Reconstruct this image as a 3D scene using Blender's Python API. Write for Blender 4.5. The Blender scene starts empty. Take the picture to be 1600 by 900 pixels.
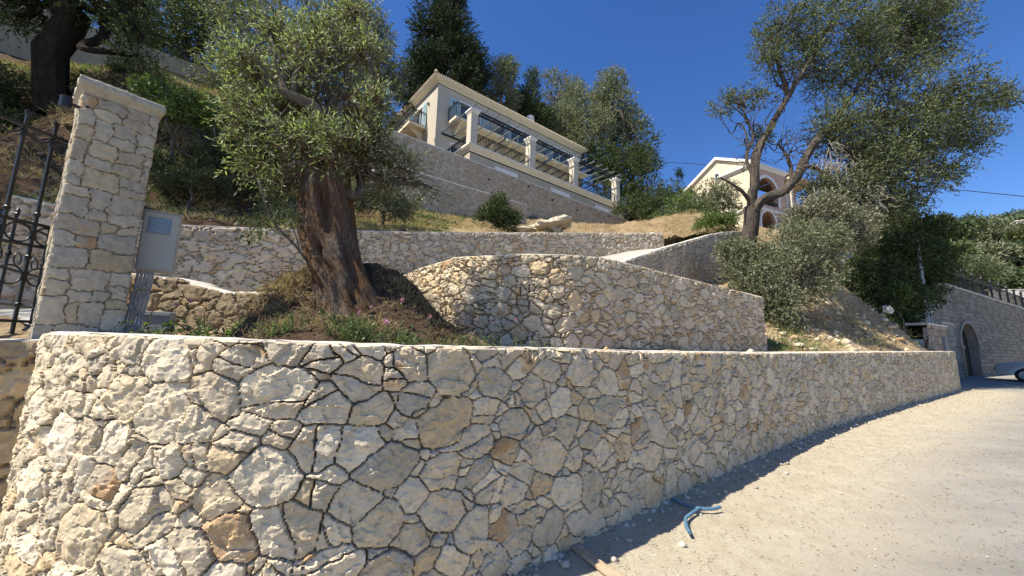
import bpy, bmesh, math, random
import numpy as np
from mathutils import Vector, Matrix
C = bpy.context.scene.collection
PI = math.pi
# ------------------------------------------------------------------ camera, sky, sun, exposure
PITCH, ROLL, FPX = math.radians(8.5), math.radians(1.4), 601.0
EYE = np.array([0.0, 0.0, 1.6])
fwv = np.array([0, math.cos(PITCH), math.sin(PITCH)])
r0 = np.array([1.0, 0, 0]); u0 = np.array([0, -math.sin(PITCH), math.cos(PITCH)])
RT = r0*math.cos(ROLL)+u0*math.sin(ROLL); UP = u0*math.cos(ROLL)-r0*math.sin(ROLL)
cam = bpy.data.objects.new('camera', bpy.data.cameras.new('camera')); C.objects.link(cam)
M = Matrix.Identity(4)
for i in range(3):
    M[i][0] = RT[i]; M[i][1] = UP[i]; M[i][2] = -fwv[i]; M[i][3] = EYE[i]
cam.matrix_world = M
cam.data.sensor_width = 36; cam.data.lens = 36*FPX/1600; cam.data.clip_end = 5000; cam.data.clip_start = .05
S = bpy.context.scene; S.camera = cam
SUN_AZ = math.radians(203.0)      # direction TO the sun, anticlockwise from +X
SUN_EL = math.radians(54.0)
w = bpy.data.worlds.new('World'); S.world = w; w.use_nodes = True
nt = w.node_tree; sky = nt.nodes.new('ShaderNodeTexSky'); sky.sky_type = 'NISHITA'
sky.sun_disc = False; sky.sun_elevation = SUN_EL; sky.sun_rotation = PI/2-SUN_AZ
sky.altitude = 300; sky.air_density = 1.0; sky.dust_density = .15; sky.ozone_density = 4.5
bg = nt.nodes['Background']; bg.inputs[1].default_value = .078
hs = nt.nodes.new('ShaderNodeHueSaturation'); hs.inputs['Saturation'].default_value = 1.22; hs.inputs['Hue'].default_value = .511; hs.inputs['Value'].default_value = 1.3; nt.links.new(sky.outputs[0], hs.inputs['Color'])
nt.links.new(hs.outputs[0], bg.inputs[0])
sl = bpy.data.lights.new('sun', 'SUN'); sl.energy = 5.0; sl.angle = math.radians(.53); sl.color = (1, .92, .78)
so = bpy.data.objects.new('sun', sl); C.objects.link(so)
sv = Vector((math.cos(SUN_AZ)*math.cos(SUN_EL), math.sin(SUN_AZ)*math.cos(SUN_EL), math.sin(SUN_EL)))
so.rotation_euler = sv.to_track_quat('Z', 'Y').to_euler()
S.view_settings.view_transform = 'Standard'; S.view_settings.look = 'None'
S.view_settings.exposure = 0.80; S.view_settings.gamma = 1; S.view_settings.use_curve_mapping = False
S.render.engine = 'CYCLES'
S.cycles.max_bounces = 6; S.cycles.diffuse_bounces = 4; S.cycles.transparent_max_bounces = 6
S.cycles.use_denoising = True
# ------------------------------------------------------------------ places measured from the photograph (1600x900)
def ray(x, y): return fwv*FPX + RT*(x-800) + UP*(450-y)
def PY(x, y, Y): d = ray(x, y); return EYE + d*(Y/d[1])
def PZ(x, y, z): d = ray(x, y); return EYE + d*((z-1.6)/d[2])
def PP(x, y, P0, n):
    r = ray(x, y); n = np.asarray(n, float)
    return EYE + r*(((np.asarray(P0, float)-EYE)@n)/(r@n))
def rgb(*a): return tuple(a)+(1,)
# ------------------------------------------------------------------ numpy helpers
def _hash(ix, iy, iz, seed):
    h = (ix.astype(np.int64)*374761393 + iy.astype(np.int64)*668265263 + iz.astype(np.int64)*2147483647 + seed*1274126177) & 0xffffffff
    h = ((h ^ (h >> 13))*1274126177) & 0xffffffff
    h = ((h ^ (h >> 16))*2246822519) & 0xffffffff
    return ((h ^ (h >> 15)) & 0xffff)/65535.0
def vnoise(P, seed=0):
    P = np.asarray(P, float)
    if P.shape[1] == 2:
        i = np.floor(P).astype(np.int64); f = P-i; f = f*f*(3-2*f); x, y = f[:, 0], f[:, 1]
        a0 = (i[:, 0]*374761393+seed*1274126177); b0 = i[:, 1]*668265263
        def h2(a, b):
            h = (a+b) & 0xffffffff; h = ((h ^ (h >> 13))*1274126177) & 0xffffffff; h = ((h ^ (h >> 16))*2246822519) & 0xffffffff
            return ((h ^ (h >> 15)) & 0xffff)
        v0 = h2(a0, b0)*(1-x)+h2(a0+374761393, b0)*x; v1 = h2(a0, b0+668265263)*(1-x)+h2(a0+374761393, b0+668265263)*x
        return (v0*(1-y)+v1*y)*(2/65535.0)-1
    i = np.floor(P).astype(np.int64); f = P-i; f = f*f*(3-2*f)
    r = 0
    for dx in (0, 1):
        for dy in (0, 1):
            for dz in (0, 1):
                wgt = (f[:, 0] if dx else 1-f[:, 0])*(f[:, 1] if dy else 1-f[:, 1])*(f[:, 2] if dz else 1-f[:, 2])
                r = r + wgt*_hash(i[:, 0]+dx, i[:, 1]+dy, i[:, 2]+dz, seed)
    return r*2-1
def fbm(P, scale=1.0, octv=4, seed=0, gain=.5):
    P = np.asarray(P, float)/scale; a = 1; t = 0; s = 0
    for k in range(octv):
        t = t + a*vnoise(P*(2.03**k)+17.3*k, seed+k); s += a; a *= gain
    return t/s
def tps(pts):
    P = np.array(pts, float); X = P[:, :2]; n = len(P)
    def U_(r2): return np.where(r2 > 1e-9, r2*np.log(r2+1e-12), 0)
    K = U_(((X[:, None]-X[None])**2).sum(-1))+np.eye(n)*.3
    A = np.zeros((n+3, n+3)); A[:n, :n] = K; A[:n, n] = 1; A[:n, n+1:] = X; A[n, :n] = 1; A[n+1:, :n] = X.T
    b = np.zeros(n+3); b[:n] = P[:, 2]
    c = np.linalg.solve(A, b)
    def f(Q):
        Q = np.asarray(Q, float)[:, :2]; out = np.zeros(len(Q))
        for i in range(0, len(Q), 20000):
            q = Q[i:i+20000]
            out[i:i+20000] = U_(((q[:, None]-X[None])**2).sum(-1))@c[:n]+c[n]+q@c[n+1:]
        return out
    return f
def smooth_path(pts, step=.05):
    P = np.array(pts, float); n = len(P)
    Q = np.vstack([2*P[0]-P[1], P, 2*P[-1]-P[-2]]); out = []
    for i in range(n-1):
        a, b, c, d = Q[i], Q[i+1], Q[i+2], Q[i+3]
        t = np.linspace(0, 1, 60, endpoint=False)[:, None]
        out.append(.5*((2*b)+(-a+c)*t+(2*a-5*b+4*c-d)*t*t+(-a+3*b-3*c+d)*t**3))
    out.append(P[-1:]); return resample(np.vstack(out), step)
def resample(P, step):
    P = np.asarray(P, float)
    L = np.r_[0, np.cumsum(np.linalg.norm(np.diff(P[:, :2], axis=0), axis=1))]
    n = max(2, int(L[-1]/step)+1); s = np.linspace(0, L[-1], n)
    return np.column_stack([np.interp(s, L, P[:, k]) for k in range(P.shape[1])])
# ------------------------------------------------------------------ object helpers
def tag(o, label=None, cat=None, group=None, kind=None):
    if label: o['label'] = label
    if cat: o['category'] = cat
    if group: o['group'] = group
    if kind: o['kind'] = kind
    return o
def empty(name, loc, label, cat, group=None, rz=0):
    o = bpy.data.objects.new(name, None); C.objects.link(o)
    o.location = tuple(loc); o.rotation_euler = (0, 0, rz); o.empty_display_size = .2
    return tag(o, label, cat, group)
def link_mesh(name, me, mat, parent=None, smooth=False):
    o = bpy.data.objects.new(name, me); C.objects.link(o)
    for m in (mat if isinstance(mat, (list, tuple)) else [mat]): me.materials.append(m)
    if smooth: me.polygons.foreach_set('use_smooth', [True]*len(me.polygons))
    if parent is not None:
        o.parent = parent
        if parent.type == 'EMPTY' or True:
            bpy_inv(o, parent)
    return o
_WM = {}
def world_of(o):
    m = Matrix.LocRotScale(o.location, o.rotation_euler, o.scale)
    if o.parent: m = world_of(o.parent) @ o.matrix_parent_inverse @ m
    return m
def bpy_inv(o, parent): o.matrix_parent_inverse = world_of(parent).inverted()
def np_mesh(name, V, Fq, attrs=None):
    """V (n,3), Fq (m,4) or (m,3) index array."""
    me = bpy.data.meshes.new(name); V = np.ascontiguousarray(V, dtype=np.float32); Fq = np.ascontiguousarray(Fq, dtype=np.int32)
    k = Fq.shape[1]
    me.vertices.add(len(V)); me.vertices.foreach_set('co', V.ravel())
    me.loops.add(Fq.size); me.loops.foreach_set('vertex_index', Fq.ravel())
    me.polygons.add(len(Fq)); me.polygons.foreach_set('loop_start', np.arange(0, Fq.size, k, dtype=np.int32))
    me.polygons.foreach_set('loop_total', np.full(len(Fq), k, dtype=np.int32))
    me.update(calc_edges=True)
    for an, arr in (attrs or {}).items():
        arr = np.asarray(arr, np.float32)
        if arr.ndim == 2:
            a = me.attributes.new(an, 'FLOAT_COLOR', 'POINT'); a.data.foreach_set('color', np.column_stack([arr, np.ones(len(arr))]).astype(np.float32).ravel())
        else:
            a = me.attributes.new(an, 'FLOAT', 'POINT'); a.data.foreach_set('value', arr)
    return me
def grid_faces(nu, nv, flip=False):
    i, j = np.meshgrid(np.arange(nu-1), np.arange(nv-1), indexing='ij')
    a = (i*nv+j).ravel(); F_ = np.column_stack([a, a+nv, a+nv+1, a+1])
    return F_[:, ::-1] if flip else F_
class MB:
    def __init__(s): s.v = []; s.f = []
    def add(s, V, Fc):
        n = len(s.v); s.v += [tuple(map(float, p)) for p in V]; s.f += [tuple(n+i for i in f) for f in Fc]; return s
    def box(s, c, size, ax=None, bev=0):
        """box centred at c; ax = 3 axis vectors (rows)."""
        ax = np.eye(3) if ax is None else np.asarray(ax, float); c = np.asarray(c, float); h = np.asarray(size, float)/2
        if bev > 0:
            b = min(bev, h.min()*.9); bm = bmesh.new(); bmesh.ops.create_cube(bm, size=2)
            for v in bm.verts: v.co = Vector((v.co.x*h[0], v.co.y*h[1], v.co.z*h[2]))
            bmesh.ops.bevel(bm, geom=bm.edges[:], offset=b, segments=2, affect='EDGES', profile=.5)
            V = [c+np.array(v.co)@ax for v in bm.verts]; bm.verts.index_update()
            Fc = [[v.index for v in f.verts] for f in bm.faces]; bm.free(); return s.add(V, Fc)
        V = [c+np.array([x*h[0], y*h[1], z*h[2]])@ax for x in (-1, 1) for y in (-1, 1) for z in (-1, 1)]
        return s.add(V, [(0, 1, 3, 2), (4, 6, 7, 5), (0, 4, 5, 1), (2, 3, 7, 6), (0, 2, 6, 4), (1, 5, 7, 3)])
    def tube(s, pts, rad, n=8, cap=True, seed=None, rough=0):
        P = np.asarray(pts, float); m = len(P)
        R_ = np.full(m, rad) if np.isscalar(rad) else np.asarray(rad, float)
        T = np.gradient(P, axis=0); T /= np.linalg.norm(T, axis=1)[:, None]+1e-12
        a = np.array([0, 0, 1.0]) if abs(T[0][2]) < .9 else np.array([1.0, 0, 0])
        nrm = np.cross(T[0], a); nrm /= np.linalg.norm(nrm); V = []
        for i in range(m):
            nrm = nrm-T[i]*(nrm@T[i]); nrm /= np.linalg.norm(nrm)+1e-12; b = np.cross(T[i], nrm)
            for k in range(n):
                an = 2*PI*k/n; r = R_[i]
                if rough: r *= 1+rough*math.sin(an*3+i*.7+(seed or 0))*.5+rough*(random.random()-.5)
                V.append(P[i]+(nrm*math.cos(an)+b*math.sin(an))*r)
        Fc = [(i*n+k, i*n+(k+1) % n, (i+1)*n+(k+1) % n, (i+1)*n+k) for i in range(m-1) for k in range(n)]
        if cap: Fc += [tuple(range(n))[::-1], tuple((m-1)*n+k for k in range(n))]
        return s.add(V, Fc)
    def bar(s, a, b, r, n=6): return s.tube([a, b], r, n)
    def lathe(s, c, prof, n=24, ax=(0, 0, 1)):
        ax = np.asarray(ax, float); ax /= np.linalg.norm(ax); t = np.array([1., 0, 0]) if abs(ax[0]) < .9 else np.array([0, 1., 0])
        e1 = np.cross(ax, t); e1 /= np.linalg.norm(e1); e2 = np.cross(ax, e1); V = []; m = len(prof); c = np.asarray(c, float)
        for r, z in prof:
            for k in range(n): an = 2*PI*k/n; V.append(c+ax*z+(e1*math.cos(an)+e2*math.sin(an))*r)
        Fc = [(i*n+k, i*n+(k+1) % n, (i+1)*n+(k+1) % n, (i+1)*n+k) for i in range(m-1) for k in range(n)]
        Fc += [tuple(range(n))[::-1], tuple((m-1)*n+k for k in range(n))]
        return s.add(V, Fc)
    def prism(s, poly, c, ex, ey, ez, depth):
        """2-D polygon (x,y) in axes ex, ey, extruded along ez by depth."""
        c, ex, ey, ez = [np.asarray(q, float) for q in (c, ex, ey, ez)]; m = len(poly)
        V = [c+ex*x+ey*y for x, y in poly]+[c+ex*x+ey*y+ez*depth for x, y in poly]
        return s.add(V, [tuple(range(m))[::-1], tuple(range(m, 2*m))]+[(i, (i+1) % m, m+(i+1) % m, m+i) for i in range(m)])
    def sweep(s, prof, P, nrm_out, closed=False):
        """profile (out, up) swept along polyline P (k,3) whose horizontal mitred outward normals are nrm_out (k,2)."""
        m = len(prof); V = []
        for p, nn in zip(P, nrm_out):
            for o_, u_ in prof: V.append((p[0]+nn[0]*o_, p[1]+nn[1]*o_, p[2]+u_))
        Fc = [(i*m+k, i*m+(k+1) % m, (i+1)*m+(k+1) % m, (i+1)*m+k) for i in range(len(P)-1) for k in range(m)]
        if not closed: Fc += [tuple(range(m))[::-1], tuple((len(P)-1)*m+k for k in range(m))]
        return s.add(V, Fc)
    def build(s, name, mat, parent=None, smooth=False):
        me = bpy.data.meshes.new(name); me.from_pydata(s.v, [], s.f); me.update()
        bm = bmesh.new(); bm.from_mesh(me); bmesh.ops.recalc_face_normals(bm, faces=bm.faces[:]); bm.to_mesh(me); bm.free()
        o = link_mesh(name, me, mat, parent)
        if smooth:
            me.polygons.foreach_set('use_smooth', [True]*len(me.polygons)); me.set_sharp_from_angle(angle=math.radians(40))
        return o
def copy_tree(o, parent=None, loc=None, rz=None, scale=None, label=None):
    c = o.copy(); C.objects.link(c)
    if parent is not None: c.parent = parent
    if loc is not None: c.location = tuple(loc)
    if rz is not None: c.rotation_euler = (0, 0, rz)
    if scale is not None: c.scale = scale if hasattr(scale, '__len__') else (scale,)*3
    if label: c['label'] = label
    for ch in [q for q in C.objects if q.parent == o]: copy_tree(ch, c)
    return c
# ------------------------------------------------------------------ materials
class NT:
    def __init__(s, name):
        s.m = bpy.data.materials.new(name); s.m.use_nodes = True; s.t = s.m.node_tree; s.b = s.t.nodes['Principled BSDF']
    def n(s, t, **k):
        o = s.t.nodes.new('ShaderNode'+t)
        for a, v in k.items(): setattr(o, a, v)
        return o
    def l(s, a, b): s.t.links.new(a, b)
    def obj(s): return s.n('TexCoord').outputs['Object']
    def noise(s, scale, detail=6, rough=.6, vec=None, dist=0):
        o = s.n('TexNoise'); o.inputs['Scale'].default_value = scale; o.inputs['Detail'].default_value = detail
        o.inputs['Roughness'].default_value = rough; o.inputs['Distortion'].default_value = dist
        s.l(vec or s.obj(), o.inputs['Vector']); return o.outputs['Fac']
    def vor(s, scale, feature='F1', out='Distance', vec=None):
        o = s.n('TexVoronoi'); o.feature = feature; o.inputs['Scale'].default_value = scale; s.l(vec or s.obj(), o.inputs['Vector']); return o.outputs[out]
    def ramp(s, fac, stops, interp='LINEAR'):
        o = s.n('ValToRGB'); e = o.color_ramp.elements; o.color_ramp.interpolation = interp
        while len(e) < len(stops): e.new(.5)
        for q, (p, c) in zip(e, stops): q.position = p; q.color = c if hasattr(c, '__len__') else (c, c, c, 1)
        s.l(fac, o.inputs[0]); return o.outputs[0]
    def mix(s, fac, a, b, mode='MIX'):
        o = s.n('MixRGB', blend_type=mode)
        for i, v in ((0, fac), (1, a), (2, b)):
            if hasattr(v, 'is_output') or hasattr(v, 'node'): s.l(v, o.inputs[i])
            else: o.inputs[i].default_value = v
        return o.outputs[0]
    def math(s, op, a, b=0.5):
        o = s.n('Math', operation=op)
        for i, v in ((0, a), (1, b)):
            if hasattr(v, 'node'): s.l(v, o.inputs[i])
            else: o.inputs[i].default_value = v
        return o.outputs[0]
    def attr(s, name, out='Color'):
        o = s.n('Attribute'); o.attribute_name = name; return o.outputs[out]
    def bump(s, h, strength=.5, dist=.01, nrm=None):
        o = s.n('Bump'); o.inputs['Strength'].default_value = strength; o.inputs['Distance'].default_value = dist
        s.l(h, o.inputs['Height'])
        if nrm: s.l(nrm, o.inputs['Normal'])
        return o.outputs[0]
    def out(s, col=None, rough=.8, bump=None, spec=.3, metal=0):
        if col is not None:
            if hasattr(col, 'node'): s.l(col, s.b.inputs['Base Color'])
            else: s.b.inputs['Base Color'].default_value = col
        if hasattr(rough, 'node'): s.l(rough, s.b.inputs['Roughness'])
        else: s.b.inputs['Roughness'].default_value = rough
        s.b.inputs['Specular IOR Level'].default_value = spec; s.b.inputs['Metallic'].default_value = metal
        if bump: s.l(bump, s.b.inputs['Normal'])
        return s.m
def m_stone():
    t = NT('stone_masonry'); c = t.attr('scol')
    n1 = t.noise(14, 8, .65); n2 = t.noise(60, 6, .6); n3 = t.noise(3.1, 5, .6, dist=.6); n4 = t.noise(5.3, 6, .7)
    c = t.mix(1, c, t.ramp(n1, [(.25, .72), (.75, 1.25)]), 'MULTIPLY')
    c = t.mix(t.ramp(n2, [(.52, 0), (.75, .35)]), c, rgb(.2, .17, .13))
    c = t.mix(t.ramp(n3, [(.60, 0), (.72, .38)]), c, rgb(.46, .30, .13))
    c = t.mix(t.ramp(n4, [(.58, 0), (.7, .32)]), c, rgb(.37, .31, .235))
    b = t.bump(t.math('ADD', t.math('MULTIPLY', n1, .7), t.math('MULTIPLY', n2, .35)), .8, .012)
    return t.out(c, .92, b, .15)
def m_coping():
    t = NT('mortar_coping'); n = t.noise(9, 8, .7); n2 = t.noise(45, 4)
    c = t.ramp(n, [(.3, rgb(.44, .41, .35)), (.7, rgb(.68, .65, .58))])
    return t.out(c, .95, t.bump(t.math('ADD', n, t.math('MULTIPLY', n2, .4)), .6, .02), .1)
def m_simple(name, col, rough=.6, metal=0, var=.12, scale=8, bump=.15, spec=.4, bd=.005):
    t = NT(name); n = t.noise(scale, 6, .6); d = t.noise(scale*.17, 4, .6)
    c = t.mix(1, rgb(*col), t.ramp(n, [(.25, 1-var), (.75, 1+var)]), 'MULTIPLY')
    c = t.mix(1, c, t.ramp(d, [(.3, 1-var), (.7, 1+var*.6)]), 'MULTIPLY')
    return t.out(c, rough, t.bump(n, bump, bd), spec, metal)
def m_plaster(name, col, var=.07):
    t = NT(name); n = t.noise(40, 6, .7); d = t.noise(1.1, 5, .65); m_ = t.n('Mapping'); m_.inputs['Scale'].default_value = (2.5, 2.5, .35)
    t.l(t.obj(), m_.inputs[0]); st = t.noise(2.2, 5, .6, vec=m_.outputs[0])
    c = t.mix(1, rgb(*col), t.ramp(d, [(.3, 1-var), (.7, 1+var)]), 'MULTIPLY')
    c = t.mix(1, c, t.ramp(st, [(.35, 1-var*.9), (.6, 1.02)]), 'MULTIPLY')
    return t.out(c, .9, t.bump(n, .35, .01), .15)
def m_leaf(name, top, under, transl=.3, rough=.42, var=.35, spec=.5):
    t = NT(name); g = t.n('NewGeometry'); rnd = g.outputs['Random Per Island']
    c = t.mix(g.outputs['Backfacing'], rgb(*top), rgb(*under))
    c = t.mix(1, c, t.ramp(rnd, [(0, 1-var), (.7, 1+var*.5), (1, 1+var*1.6)]), 'MULTIPLY')
    hs = t.n('HueSaturation'); t.l(c, hs.inputs['Color']); t.l(t.ramp(rnd, [(0, .47), (.5, .5), (1, .52)]), hs.inputs['Hue']); c = hs.outputs[0]
    t.out(c, rough, None, spec)
    tr = t.n('BsdfTranslucent'); t.l(t.mix(1, c, rgb(1.2, 1.45, .55), 'MULTIPLY'), tr.inputs[0])
    ms = t.n('MixShader'); ms.inputs[0].default_value = transl; t.l(t.b.outputs[0], ms.inputs[1]); t.l(tr.outputs[0], ms.inputs[2])
    t.l(ms.outputs[0], t.t.nodes['Material Output'].inputs[0]); return t.m
def m_bark(name, c0, c1, scale=6, stretch=.18, bd=.05):
    t = NT(name); mp = t.n('Mapping'); mp.inputs['Scale'].default_value = (1, 1, stretch); t.l(t.obj(), mp.inputs[0])
    n = t.noise(scale*2.6, 8, .72, vec=mp.outputs[0], dist=1.2); n2 = t.noise(scale, 4, .6)
    c = t.ramp(n, [(.3, rgb(*c0)), (.68, rgb(*c1))]); c = t.mix(1, c, t.ramp(n2, [(.3, .7), (.7, 1.2)]), 'MULTIPLY')
    return t.out(c, .95, t.bump(n, .9, bd), .1)
def m_earth(name, cols, scale=1.0, bd=.05):
    t = NT(name); n1 = t.noise(.55*scale, 8, .65); n2 = t.noise(3.2*scale, 8, .7); n3 = t.noise(22*scale, 6, .7)
    c = t.mix(t.ramp(n1, [(.38, 0), (.62, 1)]), rgb(*cols[0]), rgb(*cols[1]))
    c = t.mix(t.ramp(n2, [(.45, 0), (.62, 1)]), c, rgb(*cols[2]))
    c = t.mix(1, c, t.ramp(n3, [(.3, .6), (.7, 1.4)]), 'MULTIPLY')
    return t.out(c, .97, t.bump(t.math('ADD', n2, n3), 1, bd), .08)
MS = m_stone(); MC = m_coping()
M_IRON = m_simple('black_iron', (.02, .023, .025), .45, .3, .2, 30, .1)
M_CREAM = m_plaster('cream_plaster', (.62, .57, .44), .06)
M_GREYP = m_plaster('pale_render', (.46, .43, .37), .06)
M_WHITE = m_simple('white_paint', (.74, .73, .69), .6, 0, .05, 14, .1)
M_TILE = m_simple('roof_tile', (.60, .50, .36), .85, 0, .2, 12, .3)
M_TRIM = m_plaster('cream_trim', (.80, .74, .58), .05)
M_BALC = m_plaster('balcony_cream', (.7, .62, .46), .05)
M_DOOR = m_simple('blue_shutter', (.42, .58, .62), .4, 0, .06, 10, .05)
M_GLASS = m_simple('window_glass', (.05, .08, .1), .08, 0, .1, 2, 0, .9)
M_GREYMET = m_simple('grey_cabinet', (.43, .42, .37), .5, 0, .05, 6, .06)
M_LOUV = m_simple('louvre_blue_grey', (.22, .26, .30), .35, .3, .08, 10, .05)
M_PVC = m_simple('grey_conduit', (.36, .36, .34), .5, 0, .08, 12, .08)
M_BLUE = m_simple('blue_pipe', (.09, .19, .29), .4, 0, .15, 25, .1)
M_WOOD = m_simple('weathered_wood', (.42, .33, .22), .85, 0, .25, 18, .4)
M_LEAFO = m_leaf('olive_leaf', (.125, .155, .06), (.32, .34, .24), .34, .55, .35, .3)
M_LEAFG = m_leaf('evergreen_leaf', (.045, .065, .022), (.07, .09, .035), .2, .6, .5, .25)
M_LEAFB = m_leaf('bright_leaf', (.085, .13, .03), (.12, .16, .05), .3, .5)
M_LEAFS = m_leaf('silver_olive_leaf', (.135, .145, .082), (.2, .21, .14), .2, .6, .35, .25)
M_CYP = m_leaf('cypress_leaf', (.022, .034, .014), (.03, .045, .018), .1, .7, .3, .2)
M_BARK = m_bark('olive_bark', (.045, .03, .02), (.26, .165, .09), 5, .2, .06)
M_BARKG = m_bark('grey_bark', (.06, .05, .04), (.22, .19, .15), 6)
M_BARKD = m_bark('dark_bark', (.012, .01, .008), (.05, .04, .03), 6)
M_EARTH = m_earth('red_earth', [(.17, .085, .045), (.25, .16, .09), (.3, .23, .12)])
M_DRY = m_earth('dry_slope', [(.36, .27, .16), (.5, .4, .25), (.24, .19, .09)])
M_MOUND = m_earth('mound_earth', [(.08, .055, .035), (.16, .11, .07), (.22, .16, .1)], 2.5)
M_STRAW = m_leaf('straw', (.42, .33, .18), (.4, .31, .17), .2, .7, .4, .2)
M_GRASS = m_leaf('weed_leaf', (.1, .15, .035), (.13, .17, .06), .35, .5)
M_CONC = m_simple('driveway_concrete', (.42, .40, .35), .9, 0, .1, 5, .2)
# ------------------------------------------------------------------ masonry
def stone_pattern(Q, size, seed, L, H, aspect=1.15, split=.5):
    """Q (n,2) in metres -> edge distance, stone id ...; anisotropic power diagram of unequal angular stones."""
    rng = np.random.default_rng(seed)
    cell = size*.7; grid = {}; X = []; R_ = []
    for r, tries in ((size*.60, 2.0), (size*.45, 3.0), (size*.31, 3.5), (size*.17, 1.2)):
        n = int(tries*L*H/(r*r*3.2))+4
        cx = rng.uniform(-.3, L+.3, n); cy = rng.uniform(-.2, H+.2, n); rr = r*rng.uniform(.8, 1.15, n)
        for x, y, q in zip(cx.tolist(), cy.tolist(), rr.tolist()):
            gi, gj = int(x//cell), int(y//cell); ok = True
            for i in (gi-2, gi-1, gi, gi+1, gi+2):
                for j in (gj-2, gj-1, gj, gj+1, gj+2):
                    for (a, b, c) in grid.get((i, j), ()):
                        if (a-x)**2/(aspect*aspect)+(b-y)**2 < ((c+q)*.58)**2: ok = False; break
                    if not ok: break
                if not ok: break
            if ok: grid.setdefault((gi, gj), []).append((x, y, q)); X.append((x, y)); R_.append(q)
    X = np.array(X); R_ = np.array(R_); n = len(X)
    ang = rng.uniform(0, PI, n); st = np.exp(rng.normal(0, .16, n)); c_, s_ = np.cos(ang), np.sin(ang)
    k1, k2 = st, 1/st; A11 = k1*c_*c_+k2*s_*s_; A22 = (k1*s_*s_+k2*c_*c_); A12 = (k1-k2)*c_*s_
    A11 = A11/aspect**2
    Qw = Q+np.column_stack([fbm(Q, size*.5, 4, seed+5, .62), fbm(Q, size*.5, 4, seed+9, .62)])*size*.11
    order = np.argsort(Q[:, 0], kind='stable'); E_ = np.zeros(len(Q)); I = np.zeros(len(Q), int); ch = 3000
    for i in range(0, len(Q), ch):
        ix = order[i:i+ch]; q = Qw[ix]; lo, hi = q[:, 0].min()-size*2, q[:, 0].max()+size*2
        sel = np.where((X[:, 0] > lo) & (X[:, 0] < hi))[0]
        dx = q[:, :1]-X[sel, 0][None]; dy = q[:, 1:]-X[sel, 1][None]
        D = A11[sel]*dx*dx+2*A12[sel]*dx*dy+A22[sel]*dy*dy-.75*R_[sel]**2
        k = min(4, len(sel)-1); nn = np.argpartition(D, k, axis=1)[:, :k+1]
        Dn = np.take_along_axis(D, nn, 1); o = np.argsort(Dn, axis=1); nn = np.take_along_axis(nn, o, 1); Dn = np.take_along_axis(Dn, o, 1); I_ = sel[nn]
        ddx = q[:, :1]-X[I_, 0]; ddy = q[:, 1:]-X[I_, 1]; gx = 2*(A11[I_]*ddx+A12[I_]*ddy); gy = 2*(A12[I_]*ddx+A22[I_]*ddy)
        g = np.hypot(gx-gx[:, :1], gy-gy[:, :1])+1e-6; e = ((Dn-Dn[:, :1])/g)[:, 1:].min(1)
        E_[ix] = e; I[ix] = I_[:, 0]
    # some stones are really two: split them along a straight line, so sharp corners and T joints appear
    sp = rng.random(n) < split; sa = np.where(rng.random(n) < .5, rng.normal(0, .35, n), rng.uniform(0, PI, n)); so_ = rng.normal(0, .18, n)*R_
    dl_ = (Qw[:, 0]-X[I, 0])*-np.sin(sa[I])+(Qw[:, 1]-X[I, 1])*np.cos(sa[I])-so_[I]; on = sp[I] & (R_[I] > size*.25)
    E_ = np.where(on, np.minimum(E_, np.abs(dl_)), E_); side = on & (dl_ > 0)
    used = np.where(side, I+n, I); X = np.vstack([X, X]); R_ = np.r_[R_, R_]
    return E_, used, X, R_, Qw
def block_pattern(Q, size, seed, L, H):
    """roughly squared blocks: random guillotine partition with wandering joints"""
    rng = np.random.default_rng(seed); rects = []; st = [(-.1, L+.1, -.1, H+.1)]
    while st:
        x0, x1, y0, y1 = st.pop(); w_, h_ = x1-x0, y1-y0; big = size*rng.uniform(.75, 1.5)
        if w_ < big*1.25 and h_ < big: rects.append((x0, x1, y0, y1)); continue
        if w_/1.25 > h_: c = x0+w_*rng.uniform(.32, .68); st += [(x0, c, y0, y1), (c, x1, y0, y1)]
        else: c = y0+h_*rng.uniform(.32, .68); st += [(x0, x1, y0, c), (x0, x1, c, y1)]
    W = Q+np.column_stack([fbm(Q, size*.7, 4, seed+5, .6), fbm(Q, size*.7, 4, seed+9, .6)])*size*.27
    E_ = np.zeros(len(Q)); I = np.zeros(len(Q), int)
    for k, (x0, x1, y0, y1) in enumerate(rects):
        m = (W[:, 0] >= x0) & (W[:, 0] < x1) & (W[:, 1] >= y0) & (W[:, 1] < y1); w = W[m]; cc = .02
        ex = np.minimum(w[:, 0]-x0, x1-w[:, 0]); ey = np.minimum(w[:, 1]-y0, y1-w[:, 1]); E_[m] = np.where((ex < cc) & (ey < cc), np.maximum(cc-np.hypot(cc-ex, cc-ey), 0), np.minimum(ex, ey)); I[m] = k
    X = np.array([((a+b)/2, (c+d)/2) for a, b, c, d in rects]); R_ = np.array([min(b-a, d-c)*.55 for a, b, c, d in rects]); return E_, I, X, R_, W
def facets(Qw, I, X, R_, seed, amp):
    rng = np.random.default_rng(seed+77); n = len(X); loc = (Qw-X[I])/R_[I][:, None]
    h = np.full(len(Qw), 9.)
    for k in range(5):                                    # each stone: lowest of several tilted planes = a hewn face
        g = rng.normal(0, .55, (n, 2)); c0 = rng.uniform(.35, 1.0, n)
        h = np.minimum(h, c0[I]+(g[I]*loc).sum(1))
    h = h+fbm(Qw, .12, 2, seed+3)*.45
    return h*amp
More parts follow.
